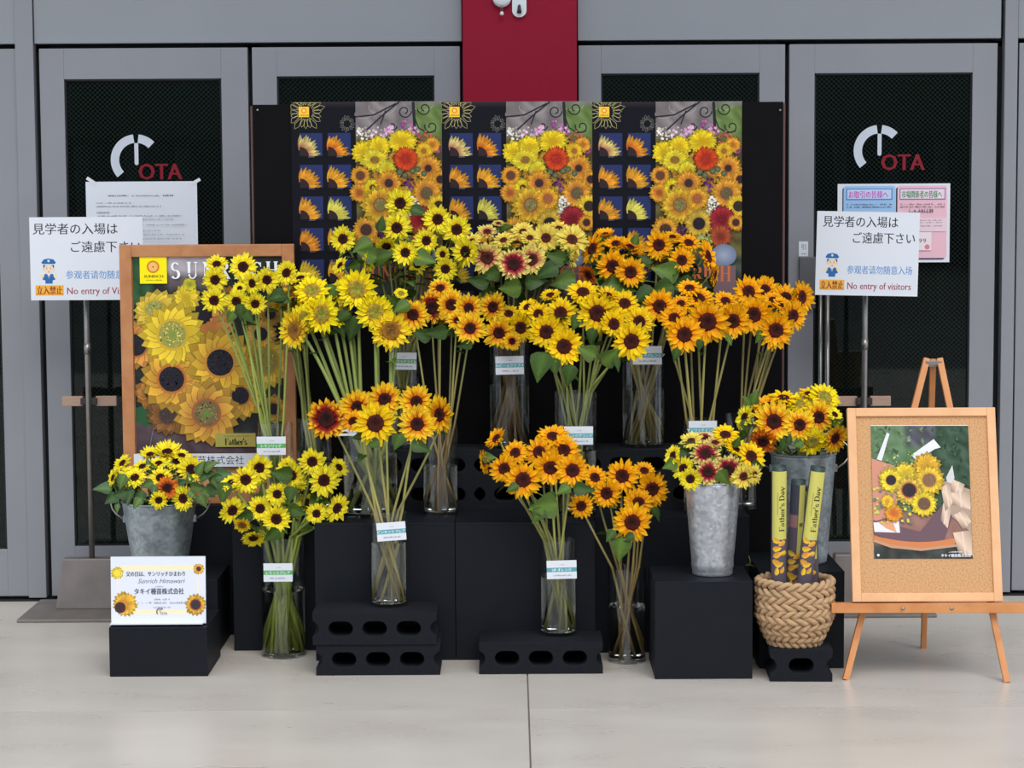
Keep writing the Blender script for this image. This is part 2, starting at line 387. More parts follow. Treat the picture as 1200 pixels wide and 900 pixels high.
    def flower(s, u, v, r, tip, base, disc, n=18, rd=0.4, sq=1.0, ang=0.0, a0=0, a1=360, disc2=None, layers=2, clip=None, jag=0.09, dofs=(0, 0)):
        rnd = random.Random(int(u * 13 + v * 7))
        ca, sa = math.cos(ang), math.sin(ang)
        def T(x, y):
            y *= sq; return (u + x * ca - y * sa, v + x * sa + y * ca)
        for L in range(layers):
            s.k += 1 if r <= 11 else 4
            rr = r * (1.0 if L == 0 else 0.84)
            for i in range(n):
                a = math.radians(a0 + (a1 - a0) * (i + 0.5 * (L % 2) + rnd.uniform(-.2, .2) + (0.5 if a1 - a0 < 360 and L == 0 else 0)) / n)
                if a1 - a0 < 360 and not (math.radians(a0) <= a <= math.radians(a1)): continue
                R = rr * rnd.uniform(1 - jag, 1.04); w = math.pi * R / n * (1.32 if r > 20 else 1.15) * (a1 - a0) / 360; px2 = []; bw = rnd.uniform(-.08, .08)
                px = []
                for (t, ww) in ((0.15, .35), (0.55, .98), (0.78, .72), (1.0, 0.0), (0.78, -.72), (0.55, -.98), (0.15, -.35)):
                    x, y = t * R, ww * w + bw * t * t * R * .5
                    px.append(T(x * math.cos(a) - y * math.sin(a), x * math.sin(a) + y * math.cos(a)))
                    x, y = t * R * 1.015, ww * w * 1.13 + bw * t * t * R * .5
                    px2.append(T(x * math.cos(a) - y * math.sin(a), x * math.sin(a) + y * math.cos(a)))
                f = 1.0 if L else 0.8; j = rnd.uniform(0.86, 1.05)
                tc = [c * f * j for c in tip]; bc = [c * f * j * .9 for c in base]
                mid = [(x * .5 + y * .5) for x, y in zip(tc, bc)]
                cc = [bc, mid, tc, tc, tc, mid, bc]
                if r > 11:   # the thin dark outline between printed petals
                    kk = s.k + 3.6 * i / n - 2; s.emit(px2, [lin([q * .74 for q in c]) for c in cc], kk); s.emit(px, [lin([min(255, q) for q in c]) for c in cc], kk + 1.8 / n)
                    continue
                s.emit(px, [lin([min(255, q) for q in c]) for c in cc], s.k + (0.4 * (i % 2) if i < n - 1 or n % 2 == 0 else 0.75))
        s.k += 2
        if a1 - a0 >= 360: s.disc(u, v, r * .3, [c * .8 for c in base], [c * .85 for c in base], 12, r * .3 * sq)
        if disc:
            s.k += 1
            if a1 - a0 < 360:
                pts = [(u, v)] + [T(r * rd * math.cos(math.radians(a0 + (a1 - a0) * i / 8)), r * rd * math.sin(math.radians(a0 + (a1 - a0) * i / 8))) for i in range(9)]
                s.poly(pts, disc)
            else:
                
                s.disc(u + dofs[0] * .6, v + dofs[1] * .6, r * rd * 1.18, [c * .78 for c in base], [c * .86 for c in base], 22, r * rd * 1.18 * sq)
                s.disc(u + dofs[0], v + dofs[1], r * rd, disc2 or disc, disc, 20, r * rd * sq)
                if r > 12:
                    s.k += 1
                    for i in range(int(r * 2.2)):
                        a = rnd.uniform(0, 6.28); q = r * rd * rnd.uniform(.35, .97); j = rnd.uniform(.7, 1.5); z = r * rnd.uniform(.02, .035)
                        x, y = u + dofs[0] + q * math.cos(a), v + dofs[1] + q * math.sin(a) * sq
                        s.emit([(x - z, y), (x, y + z), (x + z, y), (x, y - z)], [lin([min(255, c * j + 8) for c in disc])] * 4, s.k)
def serif(P, word, u, v, h, col, pitch=None, up=None, k=1.0):
    """high-contrast serif capitals and small letters drawn stroke by stroke; v is the baseline"""
    up = up or (lambda x, y: (u + x, v - y))
    th, tn = 0.17 * h * k, 0.055 * h * k; x = 0
    def ln(pts, w):
        if isinstance(w, (list, tuple)): pass
        P.line([up(x + a * h, b * h) for a, b in pts], w, col)
    def foot(a, b, w=0.26): ln([(a - w / 2, b), (a + w / 2, b)], tn)
    def arc(cx, cy_, rx, ry, a0, a1, wf, n=12):
        pts = []; ws = []
        for i in range(n + 1):
            a = math.radians(a0 + (a1 - a0) * i / n)
            pts.append((cx + rx * math.cos(a), cy_ + ry * math.sin(a))); ws.append(tn + (th - tn) * wf * abs(math.cos(a)) ** 1.5)
        ln(pts, ws)
    for ch in word:
        if ch == 'S':
            arc(.28, .74, .19, .24, 30, 270, .7); arc(.28, .27, .21, .25, 90, -150, 1); w = .62
        elif ch == 'U':
            ln([(.15, 1), (.15, .35)], th); arc(.36, .3, .21, .28, 180, 360, .4); ln([(.57, 1), (.57, .3)], tn); foot(.15, 1); foot(.57, 1, .22); w = .78
        elif ch == 'N':
            ln([(.13, 0), (.13, 1)], tn); ln([(.13, 1), (.62, 0)], th); ln([(.62, 0), (.62, 1)], tn); foot(.13, 0); foot(.62, 1); foot(.1, 1, .15); w = .8
        elif ch == 'R':
            ln([(.16, 0), (.16, 1)], th); arc(.3, .76, .24, .23, 90, -90, 1); ln([(.16, .99), (.32, .99)], tn); ln([(.16, .53), (.32, .53)], tn); ln([(.34, .53), (.62, 0)], th); foot(.16, 0); foot(.64, 0, .18); w = .76
        elif ch == 'I':
            ln([(.15, 0), (.15, 1)], th); foot(.15, 0); foot(.15, 1); w = .34
        elif ch == 'C':
            arc(.42, .5, .31, .48, 45, 315, 1, 18); ln([(.66, .98), (.66, .7)], tn); w = .78
        elif ch == 'H':
            ln([(.16, 0), (.16, 1)], th); ln([(.62, 0), (.62, 1)], th); ln([(.16, .52), (.62, .52)], tn)
            for a in (.16, .62): foot(a, 0); foot(a, 1)
            w = .82
        elif ch == 'F':
            ln([(.16, 0), (.16, 1)], th); ln([(.05, 1), (.58, 1)], tn); ln([(.16, .52), (.45, .52)], tn); ln([(.57, 1), (.57, .75)], tn); foot(.16, 0); w = .62
        elif ch == 'D':
            ln([(.16, 0), (.16, 1)], th); arc(.3, .5, .34, .49, 90, -90, 1); ln([(.05, .99), (.32, .99)], tn); ln([(.05, .01), (.32, .01)], tn); w = .76
        elif ch == 'a':
            ln([(.36, 0), (.36, .42)], th); arc(.22, .42, .14, .2, 160, 0, .3); arc(.2, .17, .13, .16, 60, 300, 1); w = .5
        elif ch == 't':
            ln([(.16, .08), (.16, .85)], th); ln([(.02, .6), (.32, .6)], tn); arc(.26, .12, .1, .12, 180, 330, .3, 6); w = .36
        elif ch == 'h':
            ln([(.13, 0), (.13, 1)], th); arc(.27, .42, .14, .2, 170, 0, .4); ln([(.42, 0), (.42, .44)], th); foot(.13, 0, .22); foot(.42, 0, .22); w = .56
        elif ch == 'e':
            arc(.24, .3, .19, .3, 0, 320, 1, 16); ln([(.06, .34), (.43, .34)], tn); w = .48
        elif ch == 'r':
            ln([(.13, 0), (.13, .6)], th); arc(.26, .45, .12, .15, 160, 20, .6, 6); foot(.13, 0, .22); w = .38
        elif ch == 's':
            arc(.2, .45, .13, .15, 30, 270, .7, 8); arc(.2, .15, .14, .15, 90, -150, 1, 8); w = .38
        elif ch == 'y':
            ln([(.06, .6), (.27, .02)], th); ln([(.46, .6), (.2, -.2)], tn); foot(.08, .6, .2); foot(.45, .6, .18); w = .5
        elif ch == "'":
            ln([(.08, 1), (.08, .7)], th * .8); w = .2
        else: w = .3
        x += (pitch if pitch else w * h)
    return x
def ota(P, u, v, s, ring=(196, 202, 212), red=(150, 22, 42)):
    """arc mark with a centre bar over the letters; u, v = centre of the ring, s = ring radius"""
    def arc(a0, a1, r, w, n=26):
        P.line([(u + r * math.cos(math.radians(a0 + (a1 - a0) * i / n)), v - r * math.sin(math.radians(a0 + (a1 - a0) * i / n))) for i in range(n + 1)], w, ring)
    arc(96, 222, s * .86, s * .34); arc(84, 44, s * .86, s * .34, 10)
    P.rect(u - s * .07, v - s * .68, u + s * .09, v + s * .12, ring)
    P.disc(u + s * .01, v + s * .12, s * .08, ring)
    P.text('OTA', u + s * .10, v + s * .78, s * .66, red, width=s * 1.72, bold=s * .05)
def sheet(name, px0, py0, px1, py1, D, paper, label, cat, group=None, pm=None, th=0.0006, drawer=None, yaw=0.0, lean=0.0, roll=0.0, kind=None):
    """a sheet whose lower-left corner stands where the photograph shows it; drawer paints on it in photo steps"""
    p = at(px0, py1, D); q = at(px1, py1, D); t = at(px0, py0, D)
    w = abs(q.x - p.x); h = t.z - p.z; sc = w / (px1 - px0)
    m = MB().box(0, w, 0, th, 0, h)
    o = m.build(name, paper); o.location = p; o.rotation_euler = (-lean, roll, yaw)
    tag(o, label, cat, group, kind)
    if drawer:
        P = Print(px0, py1, sc); P.clip = (px0, py0, px1, py1)
        if paper is M_white: P.rect(px0, py0, px1, py1, (222, 226, 233))
        drawer(P)
        P.m.build('print', pm or M_mprint, o)
    return o
# ---------------------------------------------------------------- the setting
def X(px, py=400): return at(px, py, DWALL).x
def Z(py): return at(600, py, DWALL).z
def struct(name, m, mt, parent=None, bevel=0):
    o = m.build(name, mt, parent, bevel)
    if not parent: o['kind'] = 'structure'
    return o
flo = struct('floor', MB().box(-4.9, 4.9, -9.2, 0.25, -0.06, -0.004), M_joint)
slab = MB().box(0, 2.395, 0, 1.795, -0.05, 0).mesh('floor_tile')
slab.materials.append(M_floor)
jx = at(619, 810, 6.35).x; jy = Y(6.22)
for i in range(-2, 2):
    for j in range(-5, 1):
        t_ = link('floor_tile', slab, None, flo); t_.location = (jx + i * 2.4 + .0025, jy + j * 1.8 + .0025, 0)
for i in range(-2, 2):
    MB().box(jx + i * 2.4 + .0025, jx + i * 2.4 + 2.3975, jy + 1.8025, .2, -.05, 0).build('floor_tile', M_floor, flo)
asphalt = mat('grey_asphalt', (96, 97, 100), 0.9, 0, 0.12, 2)
struct('floor_outside', MB().box(-40, 40, -60, -9.2, -0.3, -0.06), asphalt)
facade = mat('far_shed_cladding', (86, 92, 98), 0.7, 0, 0.15, 0.4)
struct('wall_far', MB().box(-40, 40, -42, -41.5, -0.3, 6.0), facade)
struct('ceiling_sky_blocker', MB().box(-6, 6, -1.6, 0.4, 4.3, 4.5), mat('sky_blocker_paint', (150, 152, 155), 0.7))  # unseen canopy overhead, added to block sky light from above and give it direction
# inside the building
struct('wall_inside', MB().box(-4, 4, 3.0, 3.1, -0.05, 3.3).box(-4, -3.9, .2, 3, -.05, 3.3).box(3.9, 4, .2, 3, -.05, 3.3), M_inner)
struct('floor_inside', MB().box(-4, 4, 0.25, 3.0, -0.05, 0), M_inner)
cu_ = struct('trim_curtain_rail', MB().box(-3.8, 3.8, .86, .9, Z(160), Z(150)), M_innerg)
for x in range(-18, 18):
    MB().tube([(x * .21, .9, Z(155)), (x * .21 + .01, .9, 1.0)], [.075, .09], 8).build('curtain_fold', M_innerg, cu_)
zt, zb = Z(50), Z(697)
bk = MB()
def strip(x0, x1, z0, z1): bk.box(x0, x1, .05, .07, z0, z1)
for a, b in ((20, 48), (289, 297), (538, 546), (670, 679), (918, 926), (1165, 1198)):
    strip(X(a, 100) - .01, X(b, 100) + .02, 0, zt)
strip(-4.2, 4.2, zt - .02, 4.3); bk.box(-4.2, 4.2, -.02, .2, -.002, Z(699))
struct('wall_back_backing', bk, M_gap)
hd = MB()
for a, b in ((-600, 21), (40, 541), (677, 1173), (1193, 1800)):
    hd = MB().box(X(a, 30), X(b, 30), -.004, .04, zt + .006, 4.3)
    struct('wall_header', hd, M_steel2, bevel=.002)
for a, b in ((22, 43), (1175, 1190)):
    struct('trim_post', MB().box(X(a, 200), X(b, 200), -.012, .04, .012, 4.3), M_steel, bevel=.002)
red = struct('wall_column', MB().box(X(542.5, 60), X(675.5, 60), -.05, .06, 0, 4.3), M_red, bevel=.003)
def door(n, x0, x1, g0, g1, gt, gb, handle=None):
    r = empty('door_%d' % n, ((x0 + x1) / 2, 0, 0), kind='structure')
    cx = (x0 + x1) / 2
    z1 = zt - .012; z0 = zb + .006
    def part(nm, m, mt, bev=.0015): return m.build(nm, mt, r, bev, Matrix.Translation((-cx, 0, 0)))
    part('stile', MB().box(x0, g0, 0, .045, z0, z1), M_steel); part('stile', MB().box(g1, x1, 0, .045, z0, z1), M_steel)
    part('rail', MB().box(g0, g1, 0, .045, gt, z1), M_steel); part('rail', MB().box(g0, g1, 0, .045, z0, gb), M_steel)
    bd = MB()
    for q in ((g0, g0 + .006, gb, gt), (g1 - .006, g1, gb, gt), (g0, g1, gt - .006, gt), (g0, g1, gb, gb + .006)): bd.box(q[0], q[1], .004, .03, q[2], q[3])
    part('glazing_bead', bd, M_gap, 0)
    part('glass_pane', MB().box(g0 + .004, g1 - .004, .014, .020, gb + .004, gt - .004), M_pane, 0)
    return r, cx
dA, cA = door(1, X(46.5, 100), X(290.5, 100), X(77.5, 200), X(261, 200), Z(90), Z(637))
dB, cB = door(2, X(295.5, 80), X(539, 80), X(324.5, 100), X(509, 100), Z(88), Z(637))
dC, cC = door(3, X(678, 80), X(920, 80), X(704.5, 100), X(890, 100), Z(87), Z(637))
dD, cD = door(4, X(925, 100), X(1168.5, 100), X(954, 200), X(1138.5, 200), Z(88), Z(637))
dE, cE = door(5, X(-225, 100), X(19.5, 100), X(-190, 200), X(-3, 200), Z(92), Z(640))
dF, cF = door(6, X(1194, 100), X(1438, 100), X(1225, 200), X(1408, 200), Z(88), Z(637))
# long pull handles and the lock plate of the right door
def T(x, y=0, z=0): return Matrix.Translation((x, y, z))
hp = MB().box(X(936, 330), X(955, 330), -.016, 0, Z(363), Z(303)).build('lock_plate', mat('grey_lock_plate', (104, 104, 108), .45, .3), dD, .002, T(-cD))
for px in (960, 967):
    g = MB().tube([(X(px, 400), -.055 if px > 963 else -.03, Z(335)), (X(px, 400), -.055 if px > 963 else -.03, Z(600))], .0085 if px > 963 else .007, 12)
    g.tube([(X(px, 400), 0.0, Z(345)), (X(px, 400), -.055 if px > 963 else -.03, Z(345))], .007, 8).tube([(X(px, 400), 0.0, Z(590)), (X(px, 400), -.055 if px > 963 else -.03, Z(590))], .007, 8)
    g.build('door_handle', M_chrome, dD, 0, T(-cD))
for rt, cc, ux, uy in ((dA, cA, 159, 185), (dD, cD, 1031, 179)):   # marks on the glass
    P = Print(0, 0, 1 * 8 / FPX); ota(P, 0, 0, 29, red=(126, 14, 34))
    P.m.build('glass_lettering', M_mprint, rt, 0, T(X(ux, uy) - cc, .0125, Z(uy)))
# call point and white plate at the top of the red column
o = empty('hanging_bell', (at(588, 0, 7.93).x, Y(7.94), at(588, 4, 7.93).z), 'round white bell with a small pull hanging on red column', 'bell')
MB().lathe([(0, 0), (.033, 0), (.034, .008), (.022, .018), (0, .02)], 28).build('bell_plate', M_plastic, o, 0, T(0, 0, .02) @ Matrix.Rotation(math.radians(90), 4, 'X'))
MB().tube([(-.003, -.015, .01), (-.003, -.012, -.03)], .0012, 6).tube([(.003, -.015, .01), (.003, -.012, -.03)], .0012, 6).build('pull_chain', M_chrome, o)
MB().lathe([(0, -.008), (.006, -.006), (.0075, 0), (.004, .006), (0, .007)], 14, (0, -.012, -.036)).build('pull_knob', M_plastic, o)
o = empty('wall_switch', (at(608.5, 0, 7.93).x, Y(7.949), at(608, 10, 7.93).z), 'long rounded white plate with dark lever on red column', 'switch')
m = MB(); n = 14; w = .0265; pts = [(w * math.cos(math.pi * i / n), .025 + 0 + w * math.sin(math.pi * i / n) + .06) for i in range(n + 1)] + [(-w * math.cos(math.pi * i / n), -.005 - w * math.sin(math.pi * i / n)) for i in range(n + 1)]
k = len(pts); m.add([(x, 0, z) for x, z in pts] + [(x, -.012, z) for x, z in pts], [tuple(range(k)), tuple(range(2 * k - 1, k - 1, -1))] + [(i, i + k, (i + 1) % k + k, (i + 1) % k) for i in range(k)])
m.build('switch_plate', M_plastic, o, .002)
MB().tube([(0, -.014, .012), (0, -.024, -.002), (0, -.02, -.016)], [.005, .007, .009], 10).build('switch_lever', M_dark, o)
# notices on the doors
def scrib(P, u0, u1, v, h, col, seed=1, dens=0.75):
    r = random.Random(seed); u = u0
    while u < u1:
        w = h * r.uniform(.5, .95)
        if r.random() < dens:
            P.rect(u, v - h * r.uniform(.2, 1), u + w * .75, v - h * r.uniform(0, .15), col)
            if r.random() < .6: P.rect(u + w * .25, v - h, u + w * .45, v, col)
        u += w
def notice_l(P):
    scrib(P, 128, 204, 231, 2.2, (110, 116, 128), 3, .95)
    for i, v in enumerate((239, 243, 250, 254, 258, 264.5, 271, 276, 281, 289, 294, 300)):
        scrib(P, 115, (155, 190, 130, 213, 205, 219, 190, 217, 214, 213, 160, 200)[i], v, 1.5, (140, 146, 158), i + 5, .85)
nl = sheet('door_notice', 102.5, 213.5, 232.5, 312, 7.992, M_white, 'white printed notice taped on the left glass door', 'notice', drawer=notice_l)
for u, v, a in ((107, 212, .6), (229, 213, -.5)):
    MB().box(-.02, .02, -.0006, 0, -.006, .006).build('adhesive_tape', M_plastic, nl, 0, T(*(at(u, v, 7.99) - nl.location)) @ Matrix.Rotation(a, 4, 'Y'))
def notice_r(P):
    def rr(a, b, c, d, col, r=3):
        pts = []
        for (x, y, s) in ((c - r, b + r, -90), (c - r, d - r, 0), (a + r, d - r, 90), (a + r, b + r, 180)):
            for i in range(5):
                t = math.radians(s + i * 22.5); pts.append((x + r * math.cos(t), y + r * math.sin(t)))
        P.poly(pts[::-1], col)
    rr(986.5, 220, 1047, 305, (62, 66, 84)); rr(988, 218.5, 1048.5, 303, (158, 196, 232))
    rr(1049, 220, 1107, 305, (62, 66, 84)); rr(1051, 218.5, 1109, 303, (236, 188, 200))
    P.rect(991, 221.5, 1045, 235, (84, 120, 190)); P.rect(992.2, 222.5, 1043.8, 233.6, (196, 214, 240))
    P.rect(1053.5, 221.5, 1107, 235, (120, 110, 170)); P.rect(1054.5, 222.5, 1106, 233.6, (238, 214, 222))
    P.text('お取引の皆様へ', 994, 232, 6.6, (200, 96, 190), width=46, bold=.5)
    P.text('市場関係者の皆様へ', 1056, 232, 6.6, (60, 140, 96), width=47, bold=.4)
    for i, v in enumerate((241, 244)): scrib(P, 992, 1043, v, 2, (96, 110, 140), 20 + i); scrib(P, 1054, 1106, v, 2, (150, 110, 126), 30 + i)
    P.rect(1051, 256, 1109, 272, (234, 206, 214)); scrib(P, 1064, 1093, 250, 4.5, (120, 110, 118), 9, 1)
    for v in (259.5, 262, 266): scrib(P, 1076, 1103, v, 1.4, (150, 130, 140), int(v))
    P.rect(1060, 272.5, 1091, 294, (238, 222, 228)); P.text('99', 1076, 285, 5, (90, 84, 92), width=9); P.disc(1086, 290, 3, (226, 130, 140))
nr = sheet('door_poster', 981, 216, 1112.5, 308, 7.992, M_white, 'blue and pink information poster on the right glass door', 'poster', drawer=notice_r)
def pull(P): P.text('引', 939, 292, 5, (60, 60, 66)); scrib(P, 938, 946, 298, 1.5, (120, 120, 126), 2)
sheet('door_tag', 936, 283, 947, 300.5, 7.998, M_white, 'small white pull tag above the lock plate', 'tag', drawer=pull)

# ---------------------------------------------------------------- sign stands
def adopt(o, root):
    o.parent = root; o.location = o.location - root.location
    for k_ in ('label', 'category', 'group'):
        if k_ in o: del o[k_]
def officer(P, u, v, s):
    blue = (44, 104, 168)
    P.poly([(u - 9 * s, v + 3 * s), (u - 7 * s, v + 5.5 * s), (u + 7 * s, v + 5.5 * s), (u + 9 * s, v + 3 * s), (u + 6 * s, v - .8 * s), (u, v - 2 * s), (u - 6 * s, v - .8 * s)][::-1], blue)
    P.disc(u, v + 1 * s, 1.6 * s, (200, 226, 240), n=10); P.rect(u - 7.5 * s, v + 4.8 * s, u + 7.5 * s, v + 6 * s, (200, 226, 240))
    P.rect(u - 6.6 * s, v + 6 * s, u + 6.6 * s, v + 10 * s, (52, 48, 50))
    P.disc(u, v + 11 * s, 6 * s, (240, 216, 190), n=18); P.disc(u - 6.2 * s, v + 11.5 * s, 1.2 * s, (236, 200, 176), n=8); P.disc(u + 6.2 * s, v + 11.5 * s, 1.2 * s, (236, 200, 176), n=8)
    for q in (-2.4, 2.4): P.rect(u + (q - .5) * s, v + 10 * s, u + (q + .5) * s, v + 11.2 * s, (90, 70, 60)); P.rect(u + (q - .9) * s, v + 8.3 * s, u + (q + .9) * s, v + 8.8 * s, (70, 56, 50))
    P.disc(u, v + 14.6 * s, .8 * s, (190, 60, 60), n=8)
    P.poly([(u - 5 * s, v + 17 * s), (u - 8 * s, v + 24 * s), (u - 4.5 * s, v + 25 * s), (u - 4.5 * s, v + 29 * s), (u + 4.5 * s, v + 29 * s), (u + 4.5 * s, v + 25 * s), (u + 8 * s, v + 24 * s), (u + 5 * s, v + 17 * s)], blue)
    P.poly([(u - 2 * s, v + 17 * s), (u, v + 23 * s), (u + 2 * s, v + 17 * s)], (238, 238, 246)); P.line([(u, v + 18 * s), (u, v + 22 * s)], .8 * s, (120, 60, 90))
    for q in (-8, 8): P.disc(u + q * s, v + 19.5 * s, 2.3 * s, (240, 222, 170), n=10)
def no_entry(u0, v0, s, cap, l1=0):
    def d(P):
        P.text('見学者の入場は', u0 + (4 + l1) * s, v0 + 20 * s, 10.2, (44, 44, 50), width=99 * s, bold=.3)
        P.text('ご遠慮下さい', u0 + 48 * s, v0 + 41 * s, 10.2, (44, 44, 50), width=82 * s, bold=.3)
        P.text('参观者请勿随意入场', u0 + (41.5) * s, v0 + 72.5, 7.8, (104, 150, 204), width=86 * s, bold=.3)
        P.text('No entry of %sisitors' % cap, u0 + 42.5 * s, v0 + 91, 8.2, (150, 52, 76), width=84 * s, bold=.25)
        P.rect(u0 + 5.5 * s, v0 + 80.5, u0 + 38.5 * s, v0 + 92.5, (240, 176, 70)); P.text('立入禁止', u0 + 7 * s, v0 + 90.5, 7.6, (130, 32, 22), width=30 * s, bold=.5)
        officer(P, u0 + 21.5 * s, v0 + 51, .95 * (1 + s) / 2)
    return d
def sign_stand(px, label, sgn, drawer, yaw=0, roll=0):
    base = Vector((at(px, 690, 7.78).x, Y(7.80), 0))
    r = empty('sign_stand', base, label, 'sign')
    s = sheet('sign_board', *sgn, 7.70, M_white, None, None, drawer=drawer, th=.004, yaw=yaw, roll=roll); adopt(s, r)
    zs = at(px, sgn[3], 7.7).z
    MB().tube([(0, 0, .18), (0, 0, .95), (0, 0, zs + .25)], .0105, 16).tube([(0, 0, .95), (0, 0, .99)], .0125, 16).build('pole', M_pole, r)
    m = MB(); m.add([(-.13, -.045, .012), (.13, -.045, .012), (.13, .06, .012), (-.13, .06, .012), (-.105, -.02, .195), (.105, -.02, .195), (.105, .035, .195), (-.105, .035, .195)],
                    [(0, 3, 2, 1), (4, 5, 6, 7), (0, 1, 5, 4), (1, 2, 6, 5), (2, 3, 7, 6), (3, 0, 4, 7)])
    m.build('base_block', M_plate, r, .004)
    MB().box(-.23, .23, -.235, .16, 0, .012).build('base_plate', M_plate, r, .004)
    zc = at(px, 470.5, 7.8).z
    for q in (-1, 1):
        MB().box(q * .062 - .038 if q > 0 else q * .062 - .038, q * .062 + .038, .012, .03, zc - .018, zc + .018).build('crossbar', M_oldwood, r, .002)
    MB().box(-.03, .03, -.002, .03, zc - .012, zc + .012).build('crossbar_clamp', M_dark, r, .002)
sign_stand(107.5, 'white no entry signboard on steel pole stand at far left', (36.5, 255, 169, 352), no_entry(36.5, 254, 1.0, 'V'))
sign_stand(1012, 'white no entry signboard on steel pole stand behind corkboard easel', (955, 247.5, 1075, 345.5), no_entry(955, 247, .885, 'v', 4), roll=math.radians(1.3))

# ---------------------------------------------------------------- black display board and its posters
bx0, bx1, bz1 = at(297, 200, 7.45).x, at(917.5, 200, 7.45).x, at(600, 121, 7.45).z
br = empty('display_board', ((bx0 + bx1) / 2, Y(7.46), 0), 'tall black display board standing behind all the vases', 'board')
cxb = (bx0 + bx1) / 2
MB().box(bx0 - cxb, bx1 - cxb, -.01, .02, 0, bz1).build('board_panel', M_board, br, .001)
for q in (bx0 - cxb - .008, bx1 - cxb): MB().box(q, q + .008, -.006, .02, 0, bz1 - .004).build('edge_strip', M_edge, br, .001)
for q in (302, 914): MB().lathe([(0, -.004), (.004, -.003), (.004, 0)], 10).build('thumb_tack', M_chrome, br, 0, T(at(q, 129, 7.45).x - cxb, -.012, at(q, 129, 7.45).z) @ Matrix.Rotation(math.radians(-90), 4, 'X'))
LEM = dict(tip=(250, 228, 60), base=(244, 212, 40), disc=(58, 24, 20)); ORA = dict(tip=(248, 178, 40), base=(228, 136, 30), disc=(58, 36, 30))
def poster(u0):
    def d(P):
        U = lambda x: x - 344 + u0
        P.rect(u0, 121.5, u0 + 75, 372, (9, 9, 20))
        P.grid(u0, 121.5, u0 + 75, 128, 4, 1, lambda u, v: (44 - 30 * (v > 125), 40 - 28 * (v > 125), 44 - 24 * (v > 125)))
        rnd = random.Random(4)
        for (cu, cv, r0, r1, n, col) in ((361, 133, 8, 22, 20, (186, 178, 120)), (409, 147, 4, 10, 14, (120, 118, 110))):
            for i in range(n):
                a = 2 * math.pi * (i + rnd.uniform(-.2, .2)) / n; R = r1 * rnd.uniform(.8, 1.1)
                pts = []
                for t, w in ((0, .0), (.3, .13), (.7, .15), (1, 0), (.7, -.15), (.3, -.13), (0, 0)):
                    rr = r0 + (R - r0) * t; aa = a + w
                    pu, pv = U(cu) + rr * math.cos(aa), cv + rr * math.sin(aa)
                    pts.append((max(u0, pu), max(122.2, pv)))
                P.line(pts, .45, col)
        P.rect(U(353), 127, U(365), 139, (245, 196, 60)); P.disc(U(359), 131.5, 3, (226, 120, 40), n=14); P.disc(U(359), 131.5, 1.9, (248, 214, 110), n=12)
        scrib(P, U(354.5), U(364), 137.4, 1.4, (150, 110, 40), 3, 1)
        rows = [((238, 222, 130), (150, 36, 56)), ((246, 170, 40), (196, 44, 24)), ((242, 166, 46), (222, 128, 30)), ((248, 180, 44), (232, 140, 30)), ((244, 172, 50), (224, 130, 30)), ((236, 226, 100), (230, 214, 80)),
                ((240, 158, 44), (220, 120, 30)), ((246, 180, 50), (230, 140, 30)), ((244, 208, 60), (236, 190, 50)), ((246, 190, 50), (230, 150, 40)), ((242, 160, 40), (200, 90, 30)), ((246, 220, 70), (230, 190, 60))]
        for j in range(6):
            for i in range(2):
                a, b = rows[j * 2 + i]; x = U(353.5 + i * 33); v = 157.5 + j * 36.7
                P.rect(x, v, x + 26.5, v + 26.5, (38, 50, 96))
                P.flower(x, v + 26.5, 25.5, a, b, (48, 34, 36), n=9, a0=-90, a1=0, rd=.42)
                P.rect(x - 3, v + 20, x, v + 28, (9, 9, 20)); P.rect(x - 1, v + 26.5, x + 27, v + 29, (9, 9, 20))
                P.rect(x + 10, v + 27.2, x + 17, v + 27.9, (120, 118, 120))
        # photo half
        a0 = u0 + 75; rs = random.Random(9); nzs = {}
        def stone(u, v):
            k_ = (round(u), round(v)); q = nzs.setdefault(k_, rs.uniform(-22, 22))
            if v < 160:
                if u - a0 > 70 and v > 128: return (100 + q, 122 + q, 66 + q)
                return (126 + q, 118 + q, 118 + q)
            if v < 300: return (92 + q, 84 + q, 44 + q * .6)
            return (66 + q, 74 + q, 64 + q)
        P.grid(a0, 121.5, a0 + 100, 372, 14, 34, stone)
        V = lambda x: x - 419 + a0
        for cu, cv, r in ((450, 128, 16), (428, 136, 10), (497, 126, 12)): P.line([(V(cu) + r * math.cos(t * .5), cv + r * .5 * math.sin(t * .5)) for t in range(0, 8)], .5, (168, 162, 160))
        irn = (38, 38, 44)
        P.line([(V(486), 122), (V(487), 140), (V(488), 160)], 3.5, irn); P.line([(V(419), 139), (V(440), 137), (V(466), 124)], 1.8, irn)
        P.line([(V(432), 154), (V(452), 136), (V(470), 122)], 1.8, irn); P.line([(V(448), 148), (V(454), 132)], 1.5, irn)
        def scroll(cu, cv, r, d0, turns=1.3, w=1.5):
            n = 22; P.line([(V(cu) + r * (1 - .75 * i / n) * math.cos(math.radians(d0 + 360 * turns * i / n)), cv + r * (1 - .75 * i / n) * math.sin(math.radians(d0 + 360 * turns * i / n))) for i in range(n)], w, irn)
        scroll(476, 133, 8, 0); scroll(499, 130, 8, 180, -1.3); scroll(507, 151, 8, 200, -1.2); scroll(462, 150, 5, 0)
        P.line([(V(487), 138), (V(492), 152), (V(502), 158), (V(512), 156)], 1.6, irn)
        def puff(cu, cv, r, cols, n=26):
            rr = random.Random(int(cu * 7 + cv))
            for i in range(n):
                a = rr.uniform(0, 6.3); q = r * math.sqrt(rr.random()); P.disc(V(cu) + q * math.cos(a), cv + q * math.sin(a), rr.uniform(.9, 1.9), rr.choice(cols), n=6)
